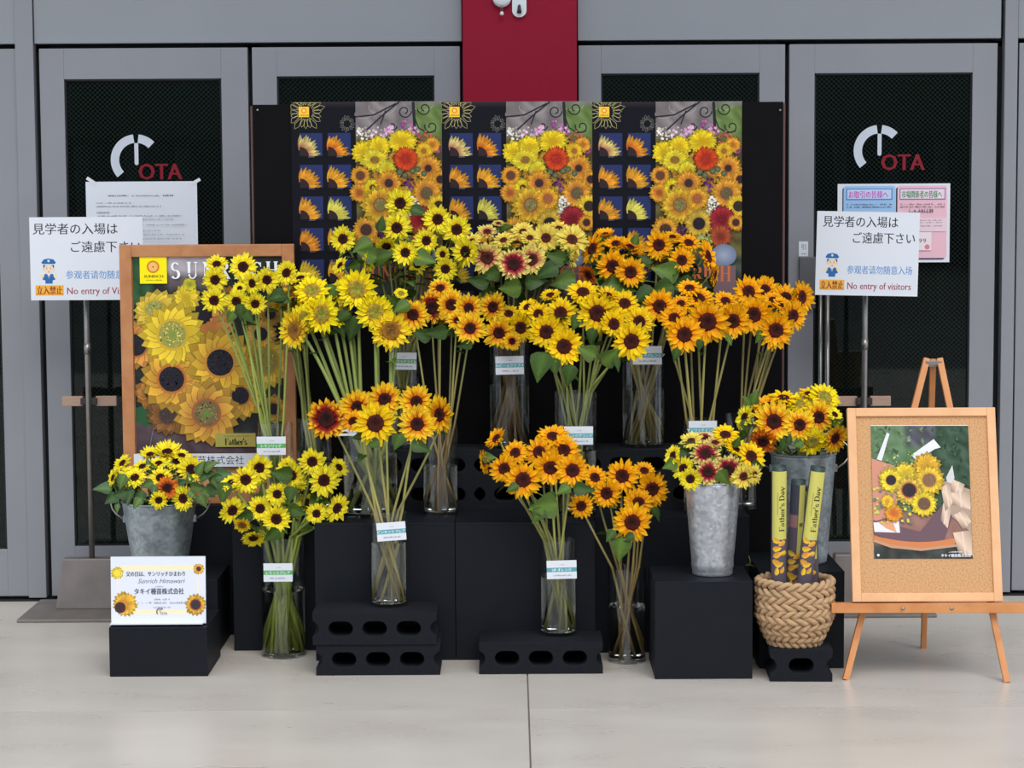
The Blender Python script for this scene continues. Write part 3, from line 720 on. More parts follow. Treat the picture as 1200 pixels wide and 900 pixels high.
        puff(428, 158, 8, [(236, 232, 220), (214, 206, 190), (180, 170, 160)]); puff(445, 160, 9, [(222, 180, 200), (196, 150, 176), (236, 214, 220)]); puff(458, 155, 6, [(226, 180, 206), (204, 150, 186)])
        puff(479, 150, 8, [(168, 80, 150), (196, 110, 170), (130, 56, 120)]); puff(486, 156, 6, [(222, 160, 200), (170, 90, 150)]); puff(512, 176, 7, [(160, 70, 140), (120, 50, 110)])
        puff(500, 165, 9, [(190, 100, 60), (160, 80, 70)]); puff(425, 190, 6, [(90, 100, 60), (70, 80, 50)])
        def F(cu, cv, r, t, b, dd, **k_):
            k_['n'] = int(k_.get('n', 18) * 1.25); P.flower(V(cu), cv, r * 1.13, t, [x * .95 for x in b], dd, **k_)
        Yl, Yb = (252, 222, 36), (248, 204, 24); O1, O2 = (246, 176, 50), (196, 104, 40)
        for i in range(34):
            F(rs.uniform(424, 515), rs.uniform(182, 296), rs.uniform(7, 11), rs.choice([(214, 170, 50), (200, 140, 44), (220, 190, 60), (180, 110, 40)]), (150, 96, 36), (60, 44, 34) if i % 2 else None, n=12, rd=.35)
        F(428, 180, 13, Yl, Yb, None, n=14); F(446, 174, 13, Yl, Yb, None, n=14); F(441, 189, 16, (246, 222, 50), (232, 200, 40), (130, 96, 40), rd=.3, sq=.8)
        F(424, 207, 11, O1, O2, (90, 60, 40)); F(508, 172, 9, O1, (220, 130, 40), None, n=12)
        F(473, 168, 17, Yl, (246, 196, 20), None, n=16, sq=.8); F(498, 179, 10, (250, 200, 40), (240, 180, 30), (150, 100, 40), rd=.3); F(455, 200, 10, (226, 220, 60), Yb, None, n=12)
        F(503, 199, 15, O1, O2, (50, 36, 36), rd=.24); F(477, 188, 14, (230, 84, 30), (196, 44, 22), (160, 40, 30), n=26, rd=.3, layers=3)
        for q in ((470, 203), (476, 207), (485, 202), (491, 200), (498, 205)): P.disc(V(q[0]), q[1], 3.6, (110, 126, 84), (60, 72, 56), 10)
        puff(482, 219, 8, [(96, 40, 100), (130, 60, 130), (60, 26, 66)]); F(517, 212, 10, O1, O2, (50, 36, 36)); F(423, 227, 11, O1, O2, None)
        F(438, 221, 10, Yl, Yb, (70, 50, 30), rd=.32); F(457, 216, 15, O1, (186, 96, 40), (52, 40, 42), rd=.28); F(501, 228, 17, O1, (180, 96, 50), (96, 84, 56), rd=.34)
        F(515, 243, 14, (248, 206, 60), Yb, (50, 38, 30), rd=.4); F(430, 270, 15, O1, (210, 140, 60), (70, 50, 40)); F(447, 241, 21, (250, 204, 50), (176, 96, 40), (120, 112, 64), rd=.3)
        F(467, 234, 13, (248, 186, 50), (208, 120, 40), (150, 90, 50), rd=.35); puff(486, 238, 7, [(236, 234, 224), (200, 200, 186)]); puff(484, 250, 6, [(236, 234, 224), (190, 196, 170)])
        F(469, 263, 16, (226, 186, 66), (206, 160, 50), (34, 30, 36), rd=.4); F(496, 258, 15, (180, 46, 56), (140, 26, 40), (110, 20, 30), n=24, rd=.25, layers=3); F(494, 278, 13, (190, 90, 50), (160, 60, 40), None, n=22)
        puff(449, 272, 6, [(110, 50, 100), (80, 40, 80)]); puff(475, 282, 9, [(150, 160, 80), (110, 130, 60), (170, 180, 110)], 34); F(440, 292, 14, O1, O2, (60, 44, 36)); F(512, 262, 9, O1, O2, (60, 44, 36))
        P.disc(V(498), 300, 15, (160, 170, 190), (110, 124, 150), 20, 13); P.rect(V(485), 312, V(512), 345, (120, 96, 100))
        serif(P, 'SUNRICH', V(424), 330, 17, (214, 112, 72), k=1.0)
        P.grid(a0, 345, a0 + 100, 372, 6, 3, lambda u, v: (80, 70, 66))
    return d
for i, u0 in enumerate((344.5, 519.5, 693.5)):
    sheet('flower_poster', u0, 121.5, u0 + 175, 372, 7.4485, M_white, ('flower print poster with photo tiles, leftmost on the black board', 'flower print poster with photo tiles, middle one on the black board', 'flower print poster with photo tiles, rightmost on the black board')[i], 'poster', 'flower posters on the display board', drawer=poster(u0), pm=M_print)

# ---------------------------------------------------------------- framed poster at left
FD = 7.37
fb = at(146.5, 594, FD); fr = at(349, 594, FD); ft = at(146.5, 287, FD)
fw, fh = fr.x - fb.x, ft.z - .457
R0 = empty('framed_poster', ((fb.x + fr.x) / 2, Y(FD), .457), 'large sunflower poster in brown wooden frame behind left bucket', 'poster')
hw = fw / 2; k = .042
for nm, b_ in (('frame_side', (-hw, -hw + k, -.012, .018, 0, fh)), ('frame_side', (hw - k, hw, -.012, .018, 0, fh)), ('frame_rail', (-hw + k, hw - k, -.012, .018, fh - k, fh)), ('frame_rail', (-hw + k, hw - k, -.012, .018, 0, k))):
    MB().box(*b_).build(nm, M_frame, R0, .003)
for b_ in ((-hw + k, -hw + k + .006, .0, .01, k, fh - k), (hw - k - .006, hw - k, 0, .01, k, fh - k), (-hw + k, hw - k, 0, .01, fh - k - .006, fh - k)):
    MB().box(*b_).build('inner_lip', M_frame, R0)
MB().box(-hw + k - .002, hw - k + .002, .004, .014, k - .002, fh - k + .002).build('cork_backing', M_cork, R0)
def framed(P):
    rs = random.Random(2); q_ = {}
    def bgf(u, v):
        q = q_.setdefault((round(u), round(v)), rs.uniform(-14, 14))
        if v > 484 + (u - 160) * .2: return (84 + q, 70 + q, 76 + q)
        if v < 340 and 198 < u < 262: return (176 + q, 168 + q, 172 + q) if v < 318 else (96 + q, 88 + q, 90 + q)
        if u < 186 and v < 360: return (48 + q, 84 + q, 52 + q)
        return (42 + q * .7, 46 + q, 44 + q * .6)
    P.grid(160, 299, 335, 531, 20, 26, bgf)
    P.poly([(160, 478), (190, 470), (205, 490), (172, 500), (160, 494)], (44, 88, 56))
    dk = (34, 32, 40)
    F = P.flower
    for i in range(16): F(rs.uniform(172, 325), rs.uniform(345, 495), rs.uniform(14, 22), rs.choice([(190, 130, 60), (206, 160, 60), (170, 110, 56)]), (120, 76, 44), dk, n=12, rd=.35)
    F(312, 424, 34, (222, 186, 66), (196, 156, 60), (134, 120, 60), n=20, rd=.45); F(308, 392, 20, (224, 176, 80), (210, 150, 60), dk)
    F(162, 404, 30, (222, 156, 76), (196, 120, 60), dk, n=16, rd=.42); F(198, 486, 26, (160, 110, 60), (130, 84, 50), (70, 56, 54), n=18, rd=.4)
    F(247, 386, 32, (236, 164, 90), (220, 140, 70), None, n=16); F(236, 365, 18, (90, 70, 60), dk, dk, rd=.75)
    F(186, 362, 30, (240, 206, 76), (222, 184, 60), (150, 150, 80), n=16, sq=.75, rd=.4, ang=-.4); F(222, 350, 18, (244, 214, 60), (232, 196, 50), None, n=14); F(226, 334, 9, (226, 210, 50), (180, 180, 50), None, n=9)
    F(283, 464, 30, (238, 190, 66), (200, 130, 60), dk, n=17, rd=.34)
    F(203, 444, 39, (236, 184, 64), (214, 128, 62), dk, n=16, rd=.38)
    F(205, 392, 40, (250, 216, 60), (240, 198, 56), (160, 152, 76), n=20, rd=.4, disc2=(128, 146, 66))
    F(260, 425, 41, (246, 198, 62), (232, 160, 66), dk, n=17, rd=.38)
    F(243, 484, 41, (240, 186, 72), (190, 112, 66), (120, 96, 66), n=17, rd=.36, disc2=(110, 136, 60))
    P.rect(168.5, 299, 200, 332.5, (250, 232, 20)); P.disc(184, 313, 7.4, (212, 130, 34), n=22); P.disc(184, 313, 5.4, (244, 184, 110), n=20); P.disc(184, 313, 1, (110, 130, 50), n=8)
    P.text('SUNRICH', 173.5, 325.6, 3.2, (70, 62, 20), width=22, bold=.3); scrib(P, 175.5, 193.5, 329, 1.2, (130, 118, 30), 4, 1)
    serif(P, 'SUNRICH', 204.5, 327, 19, (240, 242, 248), k=1.05, pitch=18.4)
    P.grid(253, 508, 300, 524, 3, 1, lambda u, v: (168 + (u - 253) * .4, 164, 84)); scrib(P, 262, 298, 512, 1.3, (120, 112, 60), 8, .9)
    serif(P, "Father's", 264, 521.5, 7.4, (58, 56, 34), k=1.25)
    P.line([(175, 530), (180, 505), (186, 498)], .6, (140, 126, 130))
def framed_strip(P):
    P.text('タキイ種苗株式会社', 226 - 38, 544, 8.2, (52, 50, 56), width=98)
fs = sheet('poster_sheet', 160, 299, 335, 531, FD - .002, M_white, None, None, drawer=framed, pm=M_print); adopt(fs, R0)
fs = sheet('caption_strip', 157, 532, 331, 547.5, FD - .013, M_white, None, None, drawer=framed_strip); adopt(fs, R0)

# ---------------------------------------------------------------- black plinths
def plinth(x0, x1, D0, D1, z1, label):
    o = empty('display_plinth', ((x0 + x1) / 2, Y(D0), 0), label, 'plinth', 'black display plinths'); cx = (x0 + x1) / 2
    t = .009
    MB().box(x0 - cx, x1 - cx, 0, t, 0, z1 - t).build('front_panel', M_black, o, .0012)
    MB().box(x0 - cx, x0 - cx + t, t, D1 - D0, 0, z1 - t).build('side_panel', M_black, o, .0012)
    MB().box(x1 - cx - t, x1 - cx, t, D1 - D0, 0, z1 - t).build('side_panel', M_black, o, .0012)
    MB().box(x0 - cx, x1 - cx, 0, D1 - D0, z1 - t, z1).build('top_panel', M_black, o, .0012)
    return o
ZT = .455
plinth(at(128, 760, 6.68).x, at(243, 760, 6.68).x, 6.68, 6.98, .158, 'low black box under the white company card')
plinth(-1.268, -.985, 7.02, 7.325, .25, 'black box under the wide left bucket, behind the white card')
plinth(-1.318, -.942, 7.335, 7.55, ZT, 'black box carrying the brown wooden frame')
plinth(-.938, -.652, 7.065, 7.43, ZT, 'black box right behind the leftmost floor vase')
plinth(-.648, -.190, 6.9, 7.43, ZT, 'wide black box behind the stacked pair of hollow blocks')
plinth(-.188, .268, 6.9, 7.43, ZT, 'wide black box behind the single hollow block in the middle')
plinth(.270, .784, 7.0, 7.43, ZT, 'black box behind the floor vase right of centre')
plinth(.444, .750, 6.6, 6.9, .310, 'black box under the tall narrow silver bucket')
plinth(.788, 1.060, 6.745, 7.12, .314, 'black box behind the rope basket, under the rear bucket')

# ---------------------------------------------------------------- hollow concrete blocks
def block_mesh(w, h, dep, holes):
    cu = bpy.data.curves.new('b', 'CURVE'); cu.dimensions = '2D'; cu.fill_mode = 'BOTH'; cu.extrude = dep / 2 - .002; cu.bevel_depth = .002; cu.bevel_resolution = 1
    def spl(pts):
        s = cu.splines.new('POLY'); s.points.add(len(pts) - 1); s.use_cyclic_u = True
        for i, p in enumerate(pts): s.points[i].co = (p[0], p[1], 0, 1)
    W_, H_ = w / 2, h / 2; nd, nh = .02, .027
    out = [(-W_, -H_), (W_, -H_), (W_, -nh)] + [(W_ - nd * math.sin(math.pi * i / 8) ** .7, -nh + 2 * nh * i / 8) for i in range(1, 8)] + [(W_, nh), (W_, H_), (-W_, H_), (-W_, nh)] + [(-W_ + nd * math.sin(math.pi * i / 8) ** .7, nh - 2 * nh * i / 8) for i in range(1, 8)] + [(-W_, -nh)]
    spl(out)
    for c in holes:
        a, b = .041, .026; pts = []
        for (x, s) in ((c + a - b, -90), (c - a + b, 90)):
            for i in range(9):
                t = math.radians(s + i * 22.5); pts.append((x + b * math.cos(t), b * math.sin(t)))
        spl(pts)
    ob = bpy.data.objects.new('b', cu); me0 = ob.to_mesh(); me = me0.copy(); ob.to_mesh_clear(); bpy.data.objects.remove(ob)
    me.transform(Matrix.Translation((0, dep / 2, h / 2)) @ Matrix.Rotation(math.radians(90), 4, 'X'))
    me.name = 'hollow_block'; me.materials.clear(); me.materials.append(M_block)
    return me
BL = block_mesh(.39, .1, .19, (-.108, 0, .108)); BH = block_mesh(.19, .1, .19, (0,))
def block(me, x, D, z, label, rz=0):
    o = bpy.data.objects.new('hollow_block', me); COL.objects.link(o); o.location = (x, Y(D), z); o.rotation_euler = (0, 0, rz)
    tag(o, label, 'block', 'black painted hollow concrete blocks')
block(BL, at(443, 780, 6.68).x, 6.68, 0, 'black hollow block on the floor, lower of the stacked pair')
block(BL, at(439, 740, 6.675).x, 6.675, .1005, 'black hollow block, upper of the stacked pair, carrying a vase')
block(BL, at(634, 780, 6.685).x, 6.685, 0, 'single black hollow block on the floor in the middle')
block(BH, at(939, 790, 6.555).x, 6.555, 0, 'short black hollow block under the rope basket', -.04)
for i, px in enumerate((494.5, 629.5, 765)):
    for j in (0, 1):
        block(BL, at(px, 560, 7.2).x, 7.2, ZT + .0005 + j * .1005, '%s black hollow block in the rear stack %s' % (('lower', 'upper')[j], ('left of centre', 'in the centre', 'right of centre')[i]))

# ---------------------------------------------------------------- company card on the low box
def company(P):
    P.rect(130.5, 653, 241.5, 731, (224, 228, 240))
    c = (250, 232, 190)
    P.rect(139, 663, 232, 668.5, c); P.rect(139, 715, 232, 720, c); P.rect(138, 678, 139.2, 697, c); P.rect(232, 678, 233.2, 697, c)
    P.flower(138, 671.5, 8, (250, 224, 80), (240, 208, 60), (246, 216, 70), n=14, rd=.5); P.flower(233.5, 667, 7, (248, 196, 70), (240, 160, 60), (90, 48, 46), n=12, rd=.4)
    P.flower(147, 708, 15.5, (248, 198, 66), (238, 166, 56), (66, 42, 44), n=20, rd=.42, dofs=(-6, 4)); P.flower(229.5, 709, 13.5, (246, 200, 66), (186, 84, 52), (60, 50, 56), n=18, rd=.42)
    pass
    P.text('父の日は、サンリッチひまわり', 148.5, 675, 4.6, (60, 56, 66), width=69, bold=.3)
    P.text('Sunrich Himawari', 162, 683.5, 5.6, (110, 112, 128), width=54, shear=.35)
    scrib(P, 181, 191, 688.2, 1.6, (150, 150, 164), 2, 1)
    P.text('タキイ種苗株式会社', 158, 696, 5.6, (66, 60, 70), width=58, bold=.35)
    scrib(P, 181, 198, 703.5, 2, (160, 160, 172), 3, .9); scrib(P, 162, 218, 707.5, 2.2, (150, 150, 164), 4, .75); scrib(P, 180, 200, 712.5, 1.6, (170, 170, 180), 5, 1)
    ota(P, 188, 717, 4.6, (120, 124, 136), (140, 120, 130))
cc = sheet('company_card', 130.5, 653, 241.5, 731, 6.72, M_white, 'white card with sunflower corners on the low black box', 'card', drawer=company, th=.003, lean=math.radians(3))
MB().box(0, .295, -.025, 0, 0, .003).build('card_foot', M_white, cc)

# ---------------------------------------------------------------- corkboard on its easel
def beam(a, b, w, d, name, mt, parent, up=Vector((0, 1, 0)), bev=.0015):
    a, b = Vector(a), Vector(b); z = (b - a); L = z.length; z.normalize()
    x = up.cross(z)
    if x.length < 1e-4: x = Vector((1, 0, 0))
    x.normalize(); y = z.cross(x)
    M = Matrix(((x.x, y.x, z.x, a.x), (x.y, y.y, z.y, a.y), (x.z, y.z, z.z, a.z), (0, 0, 0, 1)))
    return MB().box(-w / 2, w / 2, -d / 2, d / 2, 0, L).build(name, mt, parent, bev, M)
ED = 6.60
fl = at(991, 796, 6.58); fl.z = 0; frr = at(1180, 806, 6.53); frr.z = 0; rl = at(1082, 761, 7.04); rl.z = 0
top = at(1093.5, 420, 6.86)
E = empty('display_easel', (top.x, fl.y + .1, 0), 'wooden tripod display easel holding the corkboard at right', 'easel')
eo = E.location.copy()
def rel(p): return Vector(p) - eo
beam(rel(fl), rel(at(1086, 420, 6.86)), .020, .016, 'leg', M_easel, E); beam(rel(frr), rel(at(1101, 420, 6.86)), .020, .016, 'leg', M_easel, E)
beam(rel(rl), rel(at(1093.5, 421, 6.885)), .018, .016, 'leg', M_easel, E)
pa = rel(at(1086, 422, 6.86)); pb = rel(at(1101, 422, 6.86)); beam(pa + Vector((-.006, -.011, -.008)), pb + Vector((.006, -.011, -.008)), .014, .004, 'hinge_plate', M_chrome, E)
beam(rel(at(1088, 428, 6.875)), rel(at(1100, 428, 6.875)), .01, .006, 'bolt', M_chrome, E)
tl, tr_ = rel(at(974, 712, 6.585)), rel(at(1225, 712, 6.56)); beam(tl, tr_, .030, .026, 'ledge', M_easel, E, up=Vector((0, 1, 0)))
for px in (1058, 1115.5): MB().lathe([(0, 0), (.0055, .0), (.0055, .002), (0, .0035)], 14).build('screw', M_chrome, E, 0, T(*(rel(at(px, 713, 6.558)))) @ Matrix.Rotation(math.radians(90), 4, 'X'))
# corkboard rests on the ledge, leaning back
lean = math.atan2((6.78 - 6.60), (top.z - at(1, 700, 6.6).z))
p0 = at(999, 705.5, 6.578); p1 = at(1174.5, 705.5, 6.578); cw = p1.x - p0.x; ch = (at(996, 481, 6.66).z - p0.z) / math.cos(lean)
CB = empty('cork_board', p0, 'corkboard with pale wood frame and bouquet print on easel', 'board', rot=(-lean, 0, math.radians(-.4)))
k = .027
for nm, b_ in (('frame_side', (0, k, -.008, .012, 0, ch)), ('frame_side', (cw - k, cw, -.008, .012, 0, ch)), ('frame_rail', (k, cw - k, -.008, .012, ch - k, ch)), ('frame_rail', (k, cw - k, -.008, .012, 0, k))):
    MB().box(*b_).build(nm, M_pale, CB, .002)
MB().box(k - .002, cw - k + .002, 0, .01, k - .002, ch - k + .002).build('cork_panel', M_cork, CB)
def bouquet_print(P):
    rs = random.Random(5); q_ = {}
    def bgf(u, v):
        q = q_.setdefault((round(u), round(v)), rs.uniform(-18, 18))
        if v > 636: return (60 + q, 64 + q, 60 + q)
        if v > 600: return (150 + q * .5, 110 + q * .5, 100 + q * .5)
        if 1064 < u < 1100 and v < 522: return (84 + q, 84 + q, 92 + q)
        return (92 + q, 120 + q, 84 + q) if u < 1095 else (54 + q, 78 + q, 58 + q)
    P.grid(1025, 498, 1140.5, 655.5, 16, 22, bgf)
    for i in range(260):
        u, v = rs.uniform(1026, 1139), rs.uniform(499, 600)
        if v > 560 and u < 1105: continue
        j = rs.uniform(.6, 1.35); a = rs.uniform(0, 3.1); r_ = rs.uniform(1.5, 4.5); col = [x * j for x in ((96, 124, 84) if u < 1095 else (56, 80, 58))]
        P.poly([(u - r_ * math.cos(a), v - r_ * math.sin(a)), (u - .4 * r_ * math.sin(a), v + .4 * r_ * math.cos(a)), (u + r_ * math.cos(a), v + r_ * math.sin(a)), (u + .4 * r_ * math.sin(a), v - .4 * r_ * math.cos(a))], col)
    P.poly([(1025, 537), (1052, 546), (1058, 580), (1046, 606), (1025, 612)], (206, 142, 118))
    P.poly([(1044, 506), (1047, 508), (1037, 540), (1031, 538)], (222, 222, 226)); P.poly([(1072, 533), (1099, 514), (1107, 524), (1100, 526), (1078, 540)], (226, 226, 230))
    P.poly([(1112, 560), (1120, 545), (1122, 560), (1116, 580)], (206, 206, 204)); P.poly([(1104, 562), (1140, 574), (1140, 625), (1110, 600)], (176, 150, 132))
    P.poly([(1025, 610), (1080, 624), (1108, 590), (1118, 606), (1105, 640), (1060, 640), (1025, 626)], (110, 84, 92))
    pts = [(1025, 626)] + [(1025 + 98 * t / 10, 626 + 10 * math.sin(math.pi * (t + 1) / 13)) for t in range(11)] + [(1118, 642), (1080, 646), (1045, 643), (1025, 636)]
    P.poly(pts, (206, 128, 80)); P.line([(1025, 634), (1045, 641), (1080, 645), (1122, 640)], 3, (190, 150, 120))
    P.poly([(1025, 613), (1055, 611), (1056, 625), (1026, 624)], (230, 226, 230)); P.poly([(1030, 612), (1048, 612), (1052, 625), (1040, 620)], (222, 160, 120))
    for pl in ([(1120, 562), (1134, 568), (1130, 578), (1116, 576)], [(1116, 578), (1140, 577), (1140, 598), (1118, 592)], [(1108, 590), (1118, 594), (1112, 620), (1104, 610)], [(1118, 625), (1140, 622), (1140, 652), (1124, 650)], [(1106, 572), (1116, 566), (1119, 590), (1110, 600)], [(1120, 604), (1132, 598), (1140, 612), (1130, 622)]):
        n_ = len(pl); P.poly(pl, None, [[x * q for x in (206, 180, 158)] for q in (1.12, .8, 1.1, .62)[:n_]])
        P.line([((pl[0][0] + pl[1][0]) / 2, (pl[0][1] + pl[1][1]) / 2), ((pl[2][0] + pl[3][0]) / 2, (pl[2][1] + pl[3][1]) / 2)], 1.6, (228, 206, 184))
    rr = random.Random(3)
    for i in range(150):
        a = rr.uniform(0, 6.3); q = math.sqrt(rr.random()); P.disc(1070 + 34 * q * math.cos(a), 545 + 28 * q * math.sin(a) * .9 + (8 if i % 2 else 20), rr.uniform(.7, 1.5), rr.choice([(206, 214, 120), (236, 230, 140), (120, 150, 80), (170, 190, 90)]), n=5)
    for i in range(70): P.disc(rr.uniform(1026, 1070), rr.uniform(572, 614), rr.uniform(1, 2.4), rr.choice([(206, 206, 90), (130, 150, 90), (110, 120, 110), (222, 196, 70)]), n=6)
    F = P.flower
    F(1064, 555, 14, (246, 214, 60), (236, 196, 50), None, n=14); F(1090, 546, 17, (248, 196, 60), (240, 176, 50), None, n=16); F(1049, 602, 12, (246, 170, 50), (226, 120, 50), (200, 100, 50), n=14, rd=.25); F(1042, 588, 9, (246, 200, 60), (240, 180, 50), None, n=12)
    F(1047, 563, 16, (248, 220, 60), (240, 200, 50), (48, 38, 42), n=16, rd=.38); F(1092, 563, 19, (248, 204, 56), (232, 180, 60), (130, 96, 70), n=19, rd=.42)
    F(1068, 575, 18, (246, 216, 80), (170, 70, 56), (48, 38, 46), n=18, rd=.43); F(1085, 591, 17, (248, 220, 56), (240, 200, 50), (110, 80, 60), n=19, rd=.44)
    scrib(P, 1112, 1127, 648.5, 1.8, (226, 226, 230), 2, 1); P.text('タキイ種苗株式会社', 1103, 653.5, 2.9, (236, 236, 240), width=35, bold=.3); P.disc(1029.5, 651.5, 1.6, (220, 224, 228), n=10)
bp_ = sheet('bouquet_print', 1025, 498, 1140.5, 655.5, 6.60, M_white, None, None, drawer=bouquet_print, pm=M_print)
q0 = at(1025, 655.5, 6.6)
bp_.parent = CB; [bp_.__delitem__(k_) for k_ in list(bp_.keys())]
bp_.location = (q0.x - p0.x, -.0015, (q0.z - p0.z) / math.cos(lean)); bp_.rotation_euler = (0, math.radians(.2), 0)

# ---------------------------------------------------------------- buckets
def bucket(px, D, z, prof, label, mt, n=48, handle=None):
    c = Vector((at(px, 600, D).x, Y(D), z))
    o = empty('metal_bucket', c, label, 'bucket')
    t = .0015
    m = MB().lathe([(0, .004)] + prof + [(r - t, zz) for r, zz in prof[::-1]] + [(0, .006)], n); m.build('bucket_body', mt, o)
    top_r, h = prof[-1]
    m = MB()
    for i in range(25):
        pass
    m.tube([(top_r * math.cos(2 * math.pi * i / 40), top_r * math.sin(2 * math.pi * i / 40), h) for i in range(41)], .0032, 8, cap=False); m.build('rim', mt, o)
    if handle:
        zr, R, zt_, lean_ = handle
        for q in (-1, 1):
            MB().box(q * R - .006, q * R + .006, -.008, .008, zr - .012, zr + .012).build('handle_ear', mt, o, .003)
        pts = []
        for i in range(25):
            a = math.pi * i / 24; s = math.sin(a) if 0 < a < math.pi else 0
            pts.append((-(R + .006 + .075 * max(0, math.sin(2 * min(a, math.pi - a))) ** .8) * math.cos(a), lean_ * s, zr + zt_ * s))
        MB().tube(pts, .0028, 8).build('bail_handle', M_chrome, o)
    return o, c
def bprof(r0, r1, h, ridges):
    out = [(r0 * .97, 0), (r0, .002), (r0, .008)]
    n = 26
    for i in range(1, n + 1):
        z = .008 + (h - .008) * i / n; r = r0 + (r1 - r0) * z / h
        for q, w, a in ridges: r += a * math.exp(-((z / h - q) / w) ** 2)
        out.append((r, z))
    return out
K1, K1c = bucket(187, 7.16, .2505, bprof(.088, .1255, .245, ((.80, .018, .002), (.76, .012, -.001))), 'wide grey galvanized bucket behind the white company card', M_galv, handle=(.185, .118, .12, .05))
K2, K2c = bucket(835, 6.735, .3105, bprof(.064, .0885, .30, ((.93, .012, .002), (.10, .02, .0015), (.05, .02, -.001))), 'tall narrow silver bucket on the black box, right of centre', M_galv2)
K3, K3c = bucket(941, 6.93, .3145, bprof(.078, .106, .36, ((.88, .014, .002), (.84, .012, .0015), (.10, .015, .002))), 'big grey bucket behind the rolled posters in the basket', M_galv, handle=(.31, .105, .12, .05))

# ---------------------------------------------------------------- rope basket and rolled posters
BK = empty('rope_basket', (at(931, 750, 6.65).x, Y(6.652), .1005), 'woven rope basket holding rolled posters on a hollow block', 'basket')
def br_(z):
    t = z / .195; return .066 + .046 * min(1, t * 2.1) ** .8 + .0015 * t
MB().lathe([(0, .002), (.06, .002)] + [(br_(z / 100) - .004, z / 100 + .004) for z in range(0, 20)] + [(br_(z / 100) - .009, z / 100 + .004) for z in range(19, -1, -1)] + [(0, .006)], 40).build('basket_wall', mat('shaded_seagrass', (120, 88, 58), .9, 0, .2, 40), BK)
nrow = 10
for k in range(nrow):
    z = .012 + k * .0205; R = br_(z) + .001; tw = 11 + (k % 2)
    if k == nrow - 1: z += .004
    sg = 1 if k % 2 else -1
    m = MB()
    for s_ in range(2):
        pts = []; N = 150
        for i in range(N + 1):
            a = 2 * math.pi * i / N; ph = sg * tw * a / 1.0 * .5 * 2 + math.pi * s_ + k * 1.3
            pts.append(((R + .0062 * math.cos(ph)) * math.cos(a), (R + .0062 * math.cos(ph)) * math.sin(a), z + .0078 * math.sin(ph) + .002 * math.sin(3 * a + k)))
        m.tube(pts, .0082, 7, cap=False)
    m.build('rope_coil', M_rope, BK)
def roll_poster(x, y, z, h, R, ax, ay, label, dark=False, spin=0.0):
    o = empty('rolled_poster', (x, y, z), label, 'poster', 'rolled posters in the basket', rot=(ax, ay, spin))
    m = MB().lathe([(0, 0), (R, 0), (R, h), (R - .0012, h), (R - .0012, h - .03), (0, h - .03)], 32)
    m.build('roll', mat('dark_green_roll_back', (44, 62, 60), .45), o)
    P = Print(0, 0, .001, wrap=R)
    H = h * 1000
    P.v0 = 0
    g = (208, 202, 104)
    def U(u, v): return (u, -v)
    hw_ = math.pi * R * 1000 * .98
    def gr(a, b, c, d, col, nu=20):
        P.grid(a, -d, b, -c, nu, 1, lambda u, v: col)
    gr(-hw_, hw_, 0, H - 14, (92, 84, 94), 28)
    if dark:
        gr(2, 24, H - 235, H - 14, g, 10); gr(-hw_, 2, H - 110, H - 14, (52, 64, 74), 14); gr(-hw_, 0, H - 150, H - 110, (150, 110, 110), 14)
    else: gr(-30, 26, H - 230, H - 14, g, 20)
    rs = random.Random(int(x * 999))
    for i, (u, v, r, a) in enumerate((u_, H - 375 + v_ * 1.1, r_, a_0) for u_, v_, r_, a_0 in ((-14, 128, 15, 200), (4, 120, 14, -30), (-12, 105, 15, 170), (-10, 88, 16, 150), (8, 92, 13, -10), (-14, 66, 15, 190), (-4, 60, 14, 160), (6, 44, 12, 120), (-12, 40, 13, 100))):
        col = (250, 206, 56) if i % 2 == 0 else (240, 180, 60); d2 = (206, 136, 60)
        a_ = math.radians(a); pts = []; cs = []
        for (t, w, c) in ((-1, 0, d2), (-.3, -.5, d2), (.5, -.6, col), (1, -.1, col), (1, .2, col), (.4, .6, col), (-.4, .45, col)):
            x_, y_ = t * r, w * r; pts.append((u + x_ * math.cos(a_) - y_ * math.sin(a_), -v + x_ * math.sin(a_) + y_ * math.cos(a_))); cs.append(c)
        P.poly(pts[::-1], None, cs)
    if dark: scrib(P, 6, 9, -(H - 150), 30, (120, 120, 60), 3, 1)
    else:
        serif(P, "Father's Day", 0, 0, 16, (48, 48, 34), up=lambda a, b: (11 - b, -(H - 205 + a * 1.62)), k=1.25)
        for q in range(0, 70, 3): P.rect(-11, -(H - 150 + q), -9.2, -(H - 152 + q), (150, 146, 60))
    P.m.build('print', M_print, o)
bz = .112
pT = lambda px, py: at(px, py, 6.64)
def rp(pxb, pyt, pxt, R, Db, Dt, label, **k):
    b0 = at(pxb, 745, Db); t0 = at(pxt, pyt, Dt); b0.z = .112; d = t0 - b0; L = d.length
    ay = math.atan2(d.x, d.z); ax = -math.atan2(d.y, math.hypot(d.x, d.z))
    roll_poster(b0.x, b0.y, b0.z, L, R, ax, ay, label, **k)
rp(912, 546, 911, .0235, 6.635, 6.60, "rolled yellow poster, leftmost in the rope basket", spin=.15)
rp(934, 547, 958, .0235, 6.62, 6.59, "rolled yellow poster leaning right at the front of the basket", spin=.1)
rp(926, 562, 936, .023, 6.685, 6.66, "dark rolled poster, shortest, between the two yellow rolls", dark=True)
rp(953, 570, 951, .021, 6.70, 6.69, "rolled yellow poster behind the leaning roll in the basket", spin=-.5)
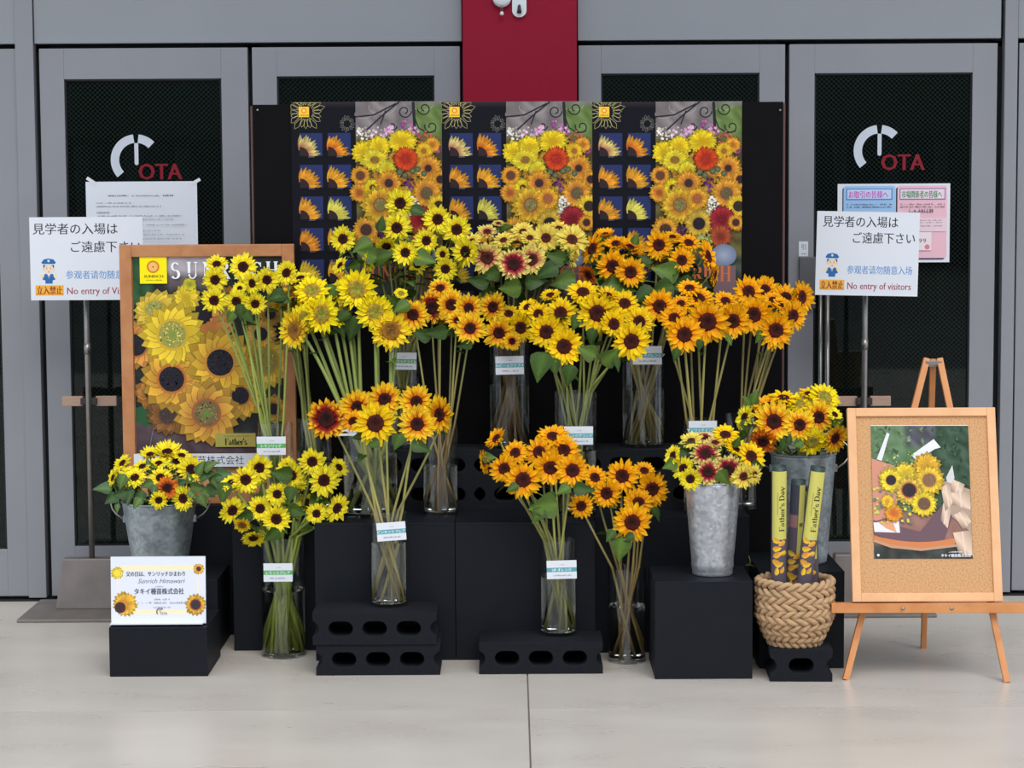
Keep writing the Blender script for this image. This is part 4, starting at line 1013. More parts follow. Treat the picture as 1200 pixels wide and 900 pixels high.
# ---------------------------------------------------------------- sunflower heads
KINDS = {  # petal tip, petal base, disc rings (outer to centre), colour words
    'lemon': ((255, 237, 52), (255, 222, 18), [(70, 26, 20), (44, 14, 16), (36, 12, 14)], 'lemon yellow sunflower with dark centre'),
    'green': ((255, 232, 22), (255, 218, 8), [(176, 146, 44), (150, 128, 46), (126, 150, 40)], 'bright yellow sunflower with olive centre'),
    'tan': ((250, 216, 34), (240, 190, 30), [(160, 112, 34), (128, 84, 30), (110, 76, 34)], 'yellow sunflower with brown centre'),
    'gold': ((255, 216, 12), (252, 190, 4), [(78, 28, 16), (58, 20, 15), (46, 16, 12)], 'golden yellow sunflower'),
    'orange': ((255, 186, 4), (254, 152, 0), [(80, 28, 16), (60, 20, 15), (46, 15, 12)], 'orange yellow sunflower'),
    'flame': ((255, 208, 32), (232, 124, 12), [(74, 24, 16), (50, 16, 14), (38, 14, 12)], 'yellow sunflower flushed orange inside'),
    'ruby': ((250, 186, 26), (138, 14, 10), [(70, 20, 14), (44, 14, 12), (36, 12, 10)], 'dark red sunflower with yellow tips'),
    'rust': ((226, 120, 20), (150, 50, 14), [(60, 22, 14), (40, 16, 12), (34, 14, 10)], 'rusty orange sunflower'),
    'pink': ((240, 224, 120), (168, 26, 56), [(80, 26, 26), (50, 20, 20), (44, 30, 20)], 'cream sunflower with crimson ring'),
    'blush': ((240, 222, 110), (214, 120, 96), [(96, 44, 28), (70, 30, 24), (54, 26, 20)], 'cream sunflower flushed pink'),
    'cream': ((244, 224, 96), (234, 196, 80), [(96, 44, 26), (70, 30, 24), (60, 34, 22)], 'pale cream yellow sunflower'),
}
RD = {'green': .46, 'tan': .47, 'gold': .39, 'orange': .39, 'ruby': .42, 'lemon': .37, 'flame': .35, 'rust': .36, 'pink': .4, 'blush': .38, 'cream': .32}
def petal_mesh(kind, seed, closed=0.0):
    tip, base, _, _ = KINDS[kind]; r = random.Random(seed); m = MB(); rd = RD[kind]
    for L, (n, sc, z0) in enumerate(((19, 1.0, -.05), (18, .93, 0.0), (12, .78, .05))):
        for i in range(n):
            a = 2 * math.pi * (i + .5 * L + r.uniform(-.34, .34)) / n
            ln = sc * r.uniform(.84, 1.06); w = r.uniform(.085, .118) * (1.05 if L < 2 else .85); dr = r.uniform(-.10, .12) + closed * .5; tw = r.uniform(-.35, .35); bend = r.uniform(-.04, .04)
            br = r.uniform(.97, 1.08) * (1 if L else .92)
            ca, sa = math.cos(a), math.sin(a); vs = []; cc = []
            rows = ((rd * .8, .55), (rd + .08, .85), (.5 * ln + .2, 1.08), (.83 * ln, .78), (.93 * ln, .42), (ln, .0))
            for t, ww in rows:
                q = (t - rd * .8) / max(.01, ln - rd * .8)
                z = z0 + .10 * math.sin(min(1, q * 1.2) * math.pi * .6) + dr * q * q
                ww *= w
                f = min(1, max(0, (q - .12) / .62)); f = f * f * (3 - 2 * f)
                if kind in ('ruby', 'pink'): f = min(1, max(0, (q - .42) / .3))
                c = [(b * (1 - f) + tp * f) * br for b, tp in zip(base, tip)]
                for sgn in ((-1, 0, 1) if ww > 1e-4 else (0,)):
                    x = t; y = sgn * ww + bend * q * q
                    zz = z + (-.022 if sgn == 0 and ww > 1e-4 else .012) + sgn * ww * tw
                    vs.append((x * ca - y * sa, x * sa + y * ca, zz)); k = .93 if sgn == 0 and ww > 1e-4 else 1
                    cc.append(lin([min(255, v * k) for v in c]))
            fs = []
            for j in range(4):
                o = j * 3; fs += [(o, o + 3, o + 4, o + 1), (o + 1, o + 4, o + 5, o + 2)]
            fs += [(12, 15, 13), (13, 15, 14)]
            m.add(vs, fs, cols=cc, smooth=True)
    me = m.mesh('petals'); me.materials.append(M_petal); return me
def disc_mesh(kind, seed):
    cs = KINDS[kind][2]; r = random.Random(seed); rd = RD[kind]; m = MB(); n = 26; vs = []; cc = []
    rings = [(0, .05), (.2, .06), (.4, .085), (.58, .11), (.75, .12), (.9, .095), (1.03, .02), (.9, -.08)]
    for q, z in rings:
        for k in range(n):
            a = 2 * math.pi * k / n; rr = rd * q * (1 + r.uniform(-.03, .03)); vs.append((rr * math.cos(a), rr * math.sin(a), z + r.uniform(-.012, .012)))
            i0, i1, f = (2, 1, q / .5) if q < .5 else (1, 0, (q - .5) / .5)
            f = min(1, f); j = r.uniform(.8, 1.2)
            cc.append(lin([min(255, (cs[i0][c] * (1 - f) + cs[i1][c] * f) * j) for c in range(3)]))
    fs = [(i * n + k, i * n + (k + 1) % n, (i + 1) * n + (k + 1) % n, (i + 1) * n + k) for i in range(len(rings) - 1) for k in range(n)]
    m.add(vs, fs, cols=cc, smooth=True); me = m.mesh('flower_disc'); me.materials.append(M_disc); return me
def calyx_mesh(seed):
    r = random.Random(seed); m = MB(); g = (104, 140, 52)
    m.lathe([(.0, -.27), (.07, -.27), (.12, -.2), (.34, -.1), (.42, -.06), (.3, -.03)], 14, col=lin(g))
    for i in range(15):
        a = 2 * math.pi * i / 15 + r.uniform(-.15, .15); ln = r.uniform(.5, .72); w = .085; vs = []
        for t, ww, z in ((.28, .8, -.1), (.42, 1, -.09), (.58 * ln / .6, .6, -.09 + r.uniform(-.08, .02)), (ln + .05, 0, -.12 + r.uniform(-.1, .05))):
            for s_ in ((-1, 1) if ww else (0,)):
                x, y = t, s_ * ww * w; vs.append((x * math.cos(a) - y * math.sin(a), x * math.sin(a) + y * math.cos(a), z))
        m.add(vs, [(0, 1, 3, 2), (2, 3, 5, 4), (4, 5, 6)], lin([c * r.uniform(.85, 1.1) for c in g]), True)
    me = m.mesh('calyx'); me.materials.append(M_leaf); return me
PET = {k: [petal_mesh(k, 10 * i + j, (0, .0, .5, .12, -.1)[j]) for j in range(5)] for i, k in enumerate(KINDS)}
DSC = {k: disc_mesh(k, i) for i, k in enumerate(KINDS)}
CAL = [calyx_mesh(i) for i in range(2)]
def leaf_mesh(seed, wide=.42, col=(64, 90, 30)):
    r = random.Random(seed); m = MB(); vs = []; cc = []
    rows = [(0, .12), (.06, .62), (.2, 1.0), (.4, .92), (.62, .62), (.82, .3), (1, 0)]
    cl = r.uniform(.15, .4)
    for t, w in rows:
        for sgn in (-1, -.5, 0, .5, 1):
            if w == 0 and sgn != 0: continue
            y = sgn * w * wide; z = -cl * t * t + abs(sgn) * w * .10 - (.03 if sgn == 0 else 0) + .02 * math.sin(9 * t + 3 * sgn)
            vs.append((t, y, z)); k = 1.18 if sgn == 0 else 1 - .1 * abs(sgn)
            cc.append(lin([c * k for c in col]))
    fs = []
    for j in range(5):
        for i in range(4): o = j * 5 + i; fs.append((o, o + 1, o + 6, o + 5))
    o = 25; fs += [(o + i, o + i + 1, 30) for i in range(4)]
    m.add(vs, fs, cols=cc, smooth=True); me = m.mesh('leaf'); me.materials.append(M_leaf); return me
LEAF = [leaf_mesh(1), leaf_mesh(2, .36, (54, 80, 28)), leaf_mesh(3, .46, (80, 106, 36))]
EUC = [leaf_mesh(4, .42, (78, 106, 66)), leaf_mesh(5, .38, (92, 118, 60))]

def frame_to(n, spin=0.0):
    n = Vector(n).normalized(); x = Vector((0, 0, 1)).cross(n)
    x = x.normalized() if x.length > 1e-3 else Vector((1, 0, 0)); y = n.cross(x)
    return Matrix(((x.x, y.x, n.x, 0), (x.y, y.y, n.y, 0), (x.z, y.z, n.z, 0), (0, 0, 0, 1))) @ Matrix.Rotation(spin, 4, 'Z')
def bez(a, b, c, d, n):
    return [a * (1 - t) ** 3 + b * 3 * t * (1 - t) ** 2 + c * 3 * t * t * (1 - t) + d * t ** 3 for t in [i / n for i in range(n + 1)]]
TRI = [0]
def sunflower(C, n, rad, kind, base, rim, sr, cols, label, group, leaves=0, rnd=random, lspan=(.02, .12), lsize=.07):
    """C head centre, n facing, base = stem end, rim = point where the stem leaves its vessel"""
    base = Vector(base); o = empty('sunflower', base, label, 'flower', group)
    Cl = C - base; Mh = Matrix.Translation(Cl) @ frame_to(n, rnd.uniform(0, 6.28)) @ Matrix.Scale(rad, 4)
    v = rnd.choice((0, 1, 3, 4)) if n.y < -.5 else rnd.choice((0, 1, 2, 3))
    for me, nm in ((PET[kind][v], 'petals'), (DSC[kind], 'flower_disc'), (CAL[rnd.randrange(2)], 'calyx')):
        link(nm, me, None, o, Mh)
    n = Vector(n).normalized(); e = Cl - n * rad * .24
    rl = Vector(rim) - base
    nk = e - n * rad * .45
    dirv = (nk - rl); 
    if dirv.length < .05: pts = [Vector((0, 0, 0)), rl * .6, e]
    else:
        pts = [Vector((0, 0, 0)), rl * .5] + bez(rl, rl + dirv * .35, nk - (dirv.normalized()) * min(.06, dirv.length * .4), e, 8)[0:]
    rs_ = [sr * (1.06 - .3 * i / (len(pts) - 1)) for i in range(len(pts))]
    m = MB(); m.tube(pts, rs_, 7, True, (1, 1, 1)); top, bot = cols
    j = rnd.uniform(.85, 1.12); np_ = len(pts); cc = []
    for i in range(np_):
        f = (i / (np_ - 1)) ** .8; c = lin([(a * (1 - f) + b * f) * j for a, b in zip(bot, top)]); cc += [c] * 7
    m.c = cc; m.build('stem', M_stem, o)
    L = sum((pts[i + 1] - pts[i]).length for i in range(np_ - 1))
    for k in range(leaves):
        d = rnd.uniform(*lspan); acc = 0; P_ = e
        for i in range(np_ - 1, 0, -1):
            s_ = (pts[i] - pts[i - 1]).length
            if acc + s_ >= d: P_ = pts[i].lerp(pts[i - 1], (d - acc) / s_); break
            acc += s_
        a = rnd.uniform(0, 6.28); dd = Vector((math.cos(a), math.sin(a) * .9 - .25, rnd.uniform(-.3, .5)))
        add_leaf(o, P_, dd, lsize * rnd.uniform(.6, 1.05), rnd)
    return o
def add_leaf(o, P_, d, size, rnd=random, pal=None, pet=True, up=None):
    d = Vector(d).normalized(); y = Vector((0, 0, 1)).cross(d) if not up else Vector(up).cross(d)
    y = y.normalized() if y.length > 1e-3 else Vector((1, 0, 0)); z = d.cross(y); M = Matrix(((d.x, y.x, z.x, P_.x), (d.y, y.y, z.y, P_.y), (d.z, y.z, z.z, P_.z), (0, 0, 0, 1)))
    link('leaf', rnd.choice(pal or LEAF), None, o, M @ Matrix.Rotation(rnd.uniform(-.6, .6), 4, 'X') @ Matrix.Scale(size, 4))

ORD = ['leftmost', 'second from left', 'third from left', 'fourth from left', 'fifth from left', 'sixth from left', 'seventh from left', 'eighth from left', 'ninth from left', 'tenth from left', 'eleventh from left', 'twelfth from left', 'thirteenth from left', 'fourteenth from left', 'fifteenth from left']
def ordinal(i, n):
    if i < (n + 1) // 2: return ORD[i]
    j = n - 1 - i
    return ['rightmost', 'second from right', 'third from right', 'fourth from right', 'fifth from right', 'sixth from right', 'seventh from right', 'eighth from right'][j]
def vase(px, D, wpx, yb, yr, yw, z, label):
    R = wpx / 2 * D / FPX * .985; c = Vector((at(px, yb, D).x, Y(D), z)); h = at(px, yr, D - R).z - z; hw = at(px, yw, D - R).z - z
    o = empty('glass_vase', c, label, 'vase', 'clear cylinder glass vases')
    t = .003; tb = .012
    MB().lathe([(0, 0), (R - .002, 0), (R, .002), (R, h - .001), (R - .0015, h), (R - t, h - .001), (R - t, tb + .003), (R - t - .003, tb), (0, tb)], 44, crisp=True).build('glass_wall', M_vase, o)
    ri = R - t - .0006
    MB().lathe([(0, tb + .0006), (ri - .003, tb + .0006), (ri, tb + .004), (ri, hw), (0, hw)], 56, crisp=True).build('water', M_water, o)
    return c, R, h, hw
def bunch(heads, D, vs, phrase, group, sr=.0045, cols=((128, 148, 74), (150, 146, 84)), leaves=1, extra=0, exkind=None, dz=(.07, -.09), leafpx=(), lsize=.06, seed=1, spread=.8, exlabel='', bucket_=False, exbox=None):
    """heads: (px, py, diameter px, kind, yaw, tilt[, forward metres]); vs = (centre, radius, height) of the vessel"""
    c, R, h = vs; rnd = random.Random(seed)
    order = sorted(range(len(heads)), key=lambda i: heads[i][1]); rank = {i: k for k, i in enumerate(order)}
    xs = sorted(range(len(heads)), key=lambda i: heads[i][0]); oi = {i: k for k, i in enumerate(xs)}
    out = []
    def mk(px, py, d, kind, yaw, tilt, Dh, label, lv):
        C = at(px, py, Dh); rad = d / 2 * Dh / FPX * 1.13
        ya, ti = math.radians(yaw), math.radians(tilt)
        n = Vector((math.sin(ya) * math.cos(ti), -math.cos(ya) * math.cos(ti), math.sin(ti)))
        off = C - Vector((c.x, c.y, C.z)); dxy = Vector((off.x, off.y, 0)); L = dxy.length
        u = dxy / L if L > 1e-3 else Vector((1, 0, 0)); k = min(1, L / .09)
        jx, jy = rnd.uniform(-.25, .25), rnd.uniform(-.3, .3)
        Rm = R - .006 - sr
        def cl(v):
            return v * (Rm / v.length) if v.length > Rm else v
        rim = Vector((c.x, c.y, c.z + h)) + cl(Vector((u.x * k * .8 + jx, u.y * k * .55 + jy, 0)) * Rm)
        bs = Vector((c.x, c.y, c.z + .016)) + cl(Vector((-u.x * k * spread + jx * 1.6, -u.y * k * .5 + jy * 1.4, 0)) * Rm * .96)
        if bucket_: bs = Vector((c.x, c.y, c.z + .03)) + cl(Vector((-u.x * k * .3 + jx, jy, 0)) * Rm * .5); 
        return sunflower(C, n, rad, kind, bs, rim, sr, cols, label, group, lv, rnd, lsize=lsize)
    N = len(heads)
    for i, hd_ in enumerate(heads):
        px, py, d, kind, yaw, tilt = hd_[:6]; f = hd_[6] if len(hd_) > 6 else 0
        Dh = D + dz[0] + (dz[1] - dz[0]) * rank[i] / max(1, N - 1) - f
        lab = '%s, %s %s' % (KINDS[kind][3], ordinal(oi[i], N), phrase)
        out.append((mk(px, py, d, kind, yaw, tilt, Dh, lab, leaves), px, py, Dh))
    if extra:
        bx = exbox or (min(q[0] for q in heads) + 10, min(q[1] for q in heads) + 8, max(q[0] for q in heads) - 10, max(q[1] for q in heads) - 8)
        exx = sorted(rnd.uniform(bx[0] + (bx[2] - bx[0]) * e / extra, bx[0] + (bx[2] - bx[0]) * (e + 1) / extra) for e in range(extra))
        for e in range(extra):
            ky = exkind or heads[e % N][3]
            mk(exx[e], rnd.uniform(bx[1], bx[3]), 28, ky, rnd.uniform(-70, 70), rnd.uniform(20, 70), D + dz[0] + rnd.uniform(.005, .06), '%s half hidden sunflower at the back %s' % (ordinal(e, extra), exlabel), 1)
    for lf in leafpx:
        px, py, s, a = lf[:4]; pal = EUC if len(lf) > 4 else None
        o, ox, oy, oD = min(out, key=lambda q: math.hypot(q[1] - px, (q[2] - py)) + (8 if q[2] > py else 0))
        Dl = oD - .02; tip = at(px, py, Dl); sz = s * Dl / FPX * 1.02; ar = math.radians(a)
        dv = Vector((math.cos(ar), -.25, math.sin(ar))); st = tip - dv.normalized() * sz * .5 - o.location
        add_leaf(o, st, dv, sz, rnd, pal, up=Vector((0, -1, .25)))
        # petiole back to the stem
        hp = at(ox, oy, oD + .04) - o.location
        MB().tube([st, st.lerp(hp, .5) + Vector((0, .01, -.01)), hp + Vector((0, .0, -.02))], [.0013, .0016, .0018], 5, True, lin((104, 136, 62))).build('petiole', M_stem, o)
    return out
def card(px, py, D, text, band, label, roll=0.0, w=34, h=21.5):
    def d(P):
        u0, v0 = px - w / 2, py - h / 2
        P.rect(u0, v0 + h * .38, u0 + w, v0 + h * .62, band)
        P.text(text, px, v0 + h * .575, h * .14, (228, 244, 246), center=True, width=None, bold=.25)
        scrib(P, px - 3, px + 3.5, v0 + h * .25, 1.2, (160, 164, 176), 2, 1); scrib(P, px - w * .28, px + w * .3, v0 + h * .85, 2.0, (140, 146, 158), int(px), .95)
    o = sheet('name_card', px - w / 2, py - h / 2, px + w / 2, py + h / 2, D, M_white, label, 'card', 'variety name cards on the vases', drawer=d, th=.0008, roll=roll)
    # loop of clear line holding the card to the stems
    return o
GRN, TEAL = (92, 172, 96), (92, 160, 168)
CG = ((138, 158, 78), (128, 138, 60)); CO = ((142, 146, 88), (150, 130, 86)); CB_ = ((120, 130, 76), (128, 100, 66))

# ---- floor vase at left
v1 = vase(333, 6.99, 54, 771, 632, 695, 0.001, 'tall glass vase on the floor at left, full of green stems')
bunch([(288, 562, 33, 'lemon', 0, 0, .02), (304, 548, 31, 'lemon', 10, 0), (343, 557, 31, 'lemon', -25, 0), (366, 541, 31, 'lemon', 0, 5), (380, 563, 37, 'lemon', -12, 10, .02), (325, 579, 27, 'lemon', 0, 0, .03),
       (272, 598, 32, 'lemon', 30, -5), (305, 596, 29, 'lemon', 5, 10), (324, 608, 33, 'lemon', 0, -5, .02), (297, 630, 29, 'lemon', 10, -45), (371, 602, 25, 'lemon', -5, 10), (396, 596, 34, 'lemon', -38, 25), (270, 566, 24, 'lemon', -30, 50), (397, 548, 24, 'lemon', 40, 30), (284, 615, 20, 'tan', 0, -30)],
      6.98, v1[:3], 'in the floor vase at left', 'sunflowers in the left floor vase', sr=.0056, cols=CG, leaves=1, extra=8, exkind='lemon', exlabel='of the left floor vase', seed=3, dz=(.06, -.08),
      leafpx=((262, 578, 26, 250), (340, 580, 20, 260), (340, 600, 22, 210), (286, 606, 22, 200), (330, 556, 26, 170), (318, 628, 22, 220), (350, 600, 18, -20)), exbox=(300, 545, 375, 600))
card(326, 671, 6.905, 'レモンエクレア', GRN, 'white card with green band on the leftmost floor vase')
# ---- vase on the stacked blocks
v2 = vase(456, 6.80, 44, 704, 601, 638, .2015, 'glass vase on the stacked hollow blocks')
bunch([(383, 491, 47, 'ruby', -12, 0, .03), (419, 477, 41, 'flame', 5, 5), (451, 468, 41, 'flame', 0, 10), (488, 471, 39, 'flame', 0, 15), (516, 486, 44, 'flame', -42, 0), (440, 496, 49, 'gold', 0, 5, .04), (489, 497, 43, 'flame', 0, 5, .03), (414, 494, 28, 'orange', -20, 30)],
      6.80, v2[:3], 'above the stacked blocks', 'sunflowers in the vase on the stacked blocks', sr=.0042, cols=((148, 160, 92), (168, 150, 90)), leaves=1, extra=0, seed=4, dz=(.05, -.05), lsize=.05,
      leafpx=((494, 524, 24, -15), (466, 518, 20, 250), (437, 520, 16, 200), (420, 512, 16, 200)))
card(459.5, 624, 6.735, 'ビンセントフレア', TEAL, 'white card with teal band on the vase above stacked blocks', roll=math.radians(-4))
# ---- slim vase on the wide box
v3 = vase(516.5, 7.085, 43, 604, 500, 548, ZT + .001, 'slim glass vase on the wide box, left of centre')
bunch([(484, 369, 37, 'flame', 0, 5), (506, 360, 37, 'ruby', 10, 0), (529, 357, 37, 'flame', -5, 5, .02), (516, 338, 29, 'flame', 0, 40), (549, 361, 33, 'flame', 15, 5), (551, 385, 37, 'flame', 0, 10), (536, 376, 26, 'flame', 10, 30)],
      7.10, v3[:3], 'above the slim middle vase', 'sunflowers in the slim vase left of centre', sr=.0038, cols=((134, 146, 84), (140, 108, 62)), leaves=2, extra=1, exlabel='of the slim middle vase', seed=5, dz=(.05, -.05), lsize=.055,
      leafpx=((512, 390, 26, 190), (494, 392, 24, 160), (470, 360, 22, 200), (545, 405, 18, 200)))
# ---- wide vase with thick stems
v4 = vase(435, 7.085, 66, 607, 500, 536, ZT + .001, 'wide glass vase packed with thick stems')
bunch([(366, 341, 40, 'green', 0, 38), (376, 368, 46, 'green', 38, 0, .03), (346, 387, 44, 'tan', -40, 0), (357, 374, 40, 'green', -20, 20, -.02), (418, 339, 46, 'green', 0, 8, .02), (440, 366, 43, 'green', 8, 0, .03), (458, 387, 46, 'tan', 5, 0, -.03), (399, 341, 34, 'green', -30, 30, -.03), (470, 344, 16, 'green', 10, 40), (392, 372, 34, 'green', 20, 50, -.05)],
      7.10, (v4[0], v4[1], v4[2]), 'over the thick stemmed vase', 'sunflowers with thick stems in the wide vase', sr=.0066, cols=((138, 156, 84), (132, 138, 66)), leaves=1, extra=3, exkind='green', exlabel='of the thick stemmed vase', seed=6, dz=(.05, -.06), lsize=.06,
      leafpx=((387, 346, 26, 265), (398, 372, 26, 200), (413, 385, 30, 260), (463, 355, 26, 140), (400, 385, 22, 300)), exbox=(385, 345, 450, 380))
# ---- left rear vases before the framed poster
v5 = vase(324, 7.19, 42, 600, 497, 545, ZT + .001, 'glass vase in front of the wooden frame, left one')
bunch([(254, 310, 26, 'lemon', 0, 42), (285, 313, 32, 'lemon', 0, 15), (252, 328, 29, 'lemon', 10, 0, .02), (251, 352, 30, 'lemon', 5, 0), (277, 353, 28, 'lemon', 0, -8), (299, 356, 26, 'lemon', 15, -5), (296, 332, 27, 'lemon', -35, 0), (313, 328, 28, 'lemon', 0, 0), (336, 320, 29, 'lemon', -20, 15), (281, 338, 16, 'lemon', 0, 30)],
      7.22, v5[:3], 'in front of the wooden frame', 'sunflowers in front of the framed poster', sr=.0042, cols=((150, 168, 84), (130, 140, 66)), leaves=1, extra=2, exlabel='in front of the wooden frame', seed=7, dz=(.04, -.06), lsize=.05,
      leafpx=((322, 347, 26, 190), (281, 366, 20, 260), (332, 350, 20, -20), (292, 372, 18, 300), (270, 372, 14, 240)))
v6 = vase(370, 7.2, 42, 600, 492, 545, ZT + .001, 'glass vase in front of the wooden frame, right one')
bunch([(341, 344, 32, 'tan', -30, 60), (347, 364, 30, 'tan', -60, 40), (338, 376, 26, 'green', -60, 10), (352, 326, 26, 'lemon', -20, 65), (330, 358, 24, 'tan', -50, 70), (360, 358, 24, 'tan', 40, 60)],
      7.30, v6[:3], 'of the faded group before the frame', 'faded sunflowers by the wooden frame', sr=.0052, cols=((130, 140, 76), (126, 128, 62)), leaves=2, seed=8, dz=(.03, -.02), lsize=.05, extra=2, exkind='tan', exlabel='of the faded group before the frame')
card(318, 522.5, 7.12, 'レモンリッチ', GRN, 'white card with green band before the wooden frame')
card(411, 500, 7.03, 'グリーンアイ', GRN, 'white card on the thick stemmed vase, mostly hidden')
# ---- rear row on the hollow blocks
ZB = ZT + .2025
v7 = vase(474, 7.29, 40, 525, 402, 455, ZB, 'rear glass vase on the blocks, left of centre')
bunch([(469, 238, 34, 'lemon', 0, 0), (465, 267, 33, 'lemon', 0, 0, .03), (402, 280, 30, 'lemon', -8, 0), (399, 311, 22, 'lemon', -50, 30), (453, 288, 27, 'lemon', 0, -40), (475, 296, 29, 'lemon', 0, 0, .03), (500, 282, 29, 'lemon', -15, 0, .02), (513, 257, 33, 'lemon', 0, 0), (535, 269, 33, 'lemon', 8, 0, .01), (546, 295, 36, 'lemon', -32, 0, .02), (519, 298, 20, 'lemon', -25, 0), (522, 315, 28, 'lemon', 0, -10), (489, 310, 24, 'lemon', -20, -25), (432, 306, 26, 'lemon', 60, 0)],
      7.28, v7[:3], 'in the rear bunch left of centre', 'lemon sunflowers in the rear left bunch', sr=.0042, cols=((140, 146, 84), (126, 122, 62)), leaves=4, extra=4, exlabel='of the rear left bunch', seed=9, dz=(.04, -.07), lsize=.07,
      leafpx=((424, 288, 26, 200), (449, 300, 30, 25), (498, 303, 26, -10), (492, 247, 22, -10), (447, 262, 18, 70), (430, 298, 24, 160), (414, 312, 16, 200)), exbox=(430, 260, 530, 310))
card(472.5, 423, 7.22, 'サンリッチライム', (110, 160, 100), 'white card with green band high on the rear left vase', roll=math.radians(1), w=31, h=20)
v8 = vase(597.5, 7.295, 49, 520, 392, 453, ZB, 'rear glass vase on the blocks in the centre')
bunch([(571, 302, 38, 'blush', 0, 0), (602, 309, 37, 'pink', 0, 0, .04), (623, 304, 36, 'blush', 15, 0), (640, 279, 34, 'cream', 0, 15), (613, 272, 28, 'cream', 0, 45), (571, 272, 24, 'blush', 0, 50), (670, 281, 38, 'cream', 15, 25), (669, 299, 28, 'cream', 72, -10), (590, 282, 26, 'cream', -20, 45), (621, 279, 24, 'cream', 0, 40), (553, 283, 24, 'cream', -30, 40), (584, 262, 14, 'blush', 0, 60), (655, 268, 26, 'cream', 10, 55)],
      7.29, v8[:3], 'in the rear cream bunch', 'cream sunflowers in the rear centre bunch', sr=.0040, cols=((112, 132, 70), (128, 98, 66)), leaves=5, extra=4, exkind='cream', exlabel='of the rear cream bunch', seed=10, dz=(.05, -.07), lsize=.07,
      leafpx=((652, 302, 24, 160), (640, 318, 30, 200), (660, 330, 30, 190), (560, 330, 26, 170), (598, 338, 26, 185), (575, 322, 22, 200), (628, 330, 26, 10)), exbox=(565, 270, 670, 300))
bunch([(578, 360, 35, 'flame', -18, 5), (585, 390, 37, 'flame', -10, 0), (610, 384, 34, 'gold', 15, 0), (596, 368, 26, 'gold', 0, 40), (600, 400, 22, 'flame', 10, 10)],
      7.20, v8[:3], 'just above the rear centre card', 'sunflowers just above the rear centre vase', sr=.0042, cols=((128, 120, 76), (128, 92, 60)), leaves=1, extra=3, exkind='flame', exlabel='just above the rear centre card', seed=21, dz=(.03, -.04), lsize=.05)
card(597.5, 428.5, 7.20, 'ルビーエクリプス', TEAL, 'white card with teal band on the rear centre vase', roll=math.radians(-1.2), w=33)
v9 = vase(754, 7.29, 52, 524, 412, 458, ZB, 'rear glass vase on the blocks, right of centre')
bunch([(772, 287, 34, 'orange', 0, 0, .02), (799, 305, 30, 'orange', 0, 5, .02), (739, 319, 35, 'orange', 0, 0, .02), (718, 312, 37, 'orange', -5, 0), (738, 290, 28, 'orange', 30, 55), (695, 292, 36, 'orange', -50, 20), (722, 286, 28, 'orange', -10, 55), (709, 275, 22, 'orange', -20, 65), (807, 285, 28, 'orange', 15, 45), (829, 301, 38, 'orange', 62, 15), (837, 322, 26, 'orange', 70, -10), (690, 322, 26, 'rust', -50, -20), (788, 278, 22, 'orange', 10, 60)],
      7.29, v9[:3], 'in the rear orange bunch', 'orange sunflowers in the rear right bunch', sr=.0044, cols=((128, 134, 84), (150, 132, 80)), leaves=5, extra=4, exkind='orange', exlabel='of the rear orange bunch', seed=11, dz=(.05, -.07), lsize=.08,
      leafpx=((754, 304, 26, 150), (780, 318, 32, 160), (752, 345, 32, 200), (706, 283, 18, 80), (702, 300, 24, 60), (745, 280, 14, 80), (715, 335, 26, 180), (800, 335, 28, 190), (775, 340, 30, 200)), exbox=(700, 285, 815, 315))
card(758.5, 416.5, 7.21, 'サンリッチバレンシア', TEAL, 'white card with teal band on the rear right vase', w=34)
# ---- middle and right vases on the boxes
v10 = vase(675, 7.085, 51, 603, 461, 530, ZT + .001, 'tall glass vase on the box in the centre')
bunch([(700, 367, 47, 'gold', 0, 0, .03), (661, 406, 43, 'gold', 0, 0, .03), (657, 367, 37, 'gold', 0, 14), (640, 389, 40, 'gold', 5, 0), (631, 368, 28, 'gold', -15, 10), (683, 343, 37, 'gold', 0, 48), (719, 380, 34, 'gold', 20, 10), (732, 356, 34, 'gold', 5, 30), (740, 400, 44, 'gold', 0, 0, .03), (749, 377, 35, 'gold', 10, 10), (645, 346, 24, 'gold', -20, 60), (618, 360, 24, 'gold', -40, 40), (712, 346, 26, 'gold', 20, 60)],
      7.06, v10[:3], 'in the central golden bunch', 'golden sunflowers in the central bunch', sr=.0044, cols=((140, 150, 84), (132, 138, 72)), leaves=2, extra=3, exkind='gold', exlabel='of the central golden bunch', seed=12, dz=(.06, -.07), lsize=.07,
      leafpx=((633, 430, 36, 250), (688, 412, 24, 150), (667, 440, 26, 260), (715, 418, 26, 40), (693, 395, 22, 250), (675, 378, 20, 240), (724, 427, 16, -60), (650, 430, 20, 280)))
card(678, 510.5, 7.005, 'オレンジグランデ', TEAL, 'white card with teal band on the tall central vase', w=34)
v11 = vase(821, 7.09, 42, 603, 493, 540, ZT + .001, 'glass vase hidden behind the tall silver bucket')
bunch([(829, 377, 51, 'orange', 0, 0, .01), (802, 392, 43, 'orange', 0, 0, .04), (773, 359, 39, 'orange', 0, 0), (790, 373, 32, 'orange', 0, 25), (859, 376, 41, 'orange', -12, 0), (808, 338, 28, 'orange', 0, 50), (819, 350, 34, 'orange', 10, 40), (850, 353, 28, 'orange', 10, 40), (798, 356, 24, 'orange', -10, 40)],
      7.10, v11[:3], 'above the tall silver bucket', 'orange sunflowers above the tall silver bucket', sr=.0044, cols=((146, 148, 88), (152, 134, 70)), leaves=1, seed=13, dz=(.05, -.06), lsize=.045, leafpx=((792, 416, 16, 250), (855, 398, 14, -60), (820, 405, 14, 260)))
card(823.5, 504, 7.03, 'サンリッチマンゴー', TEAL, 'white card behind the flowers of the tall silver bucket', w=33)
v12 = vase(868, 7.19, 38, 592, 487, 535, ZT + .001, 'rightmost glass vase, standing behind the big grey bucket')
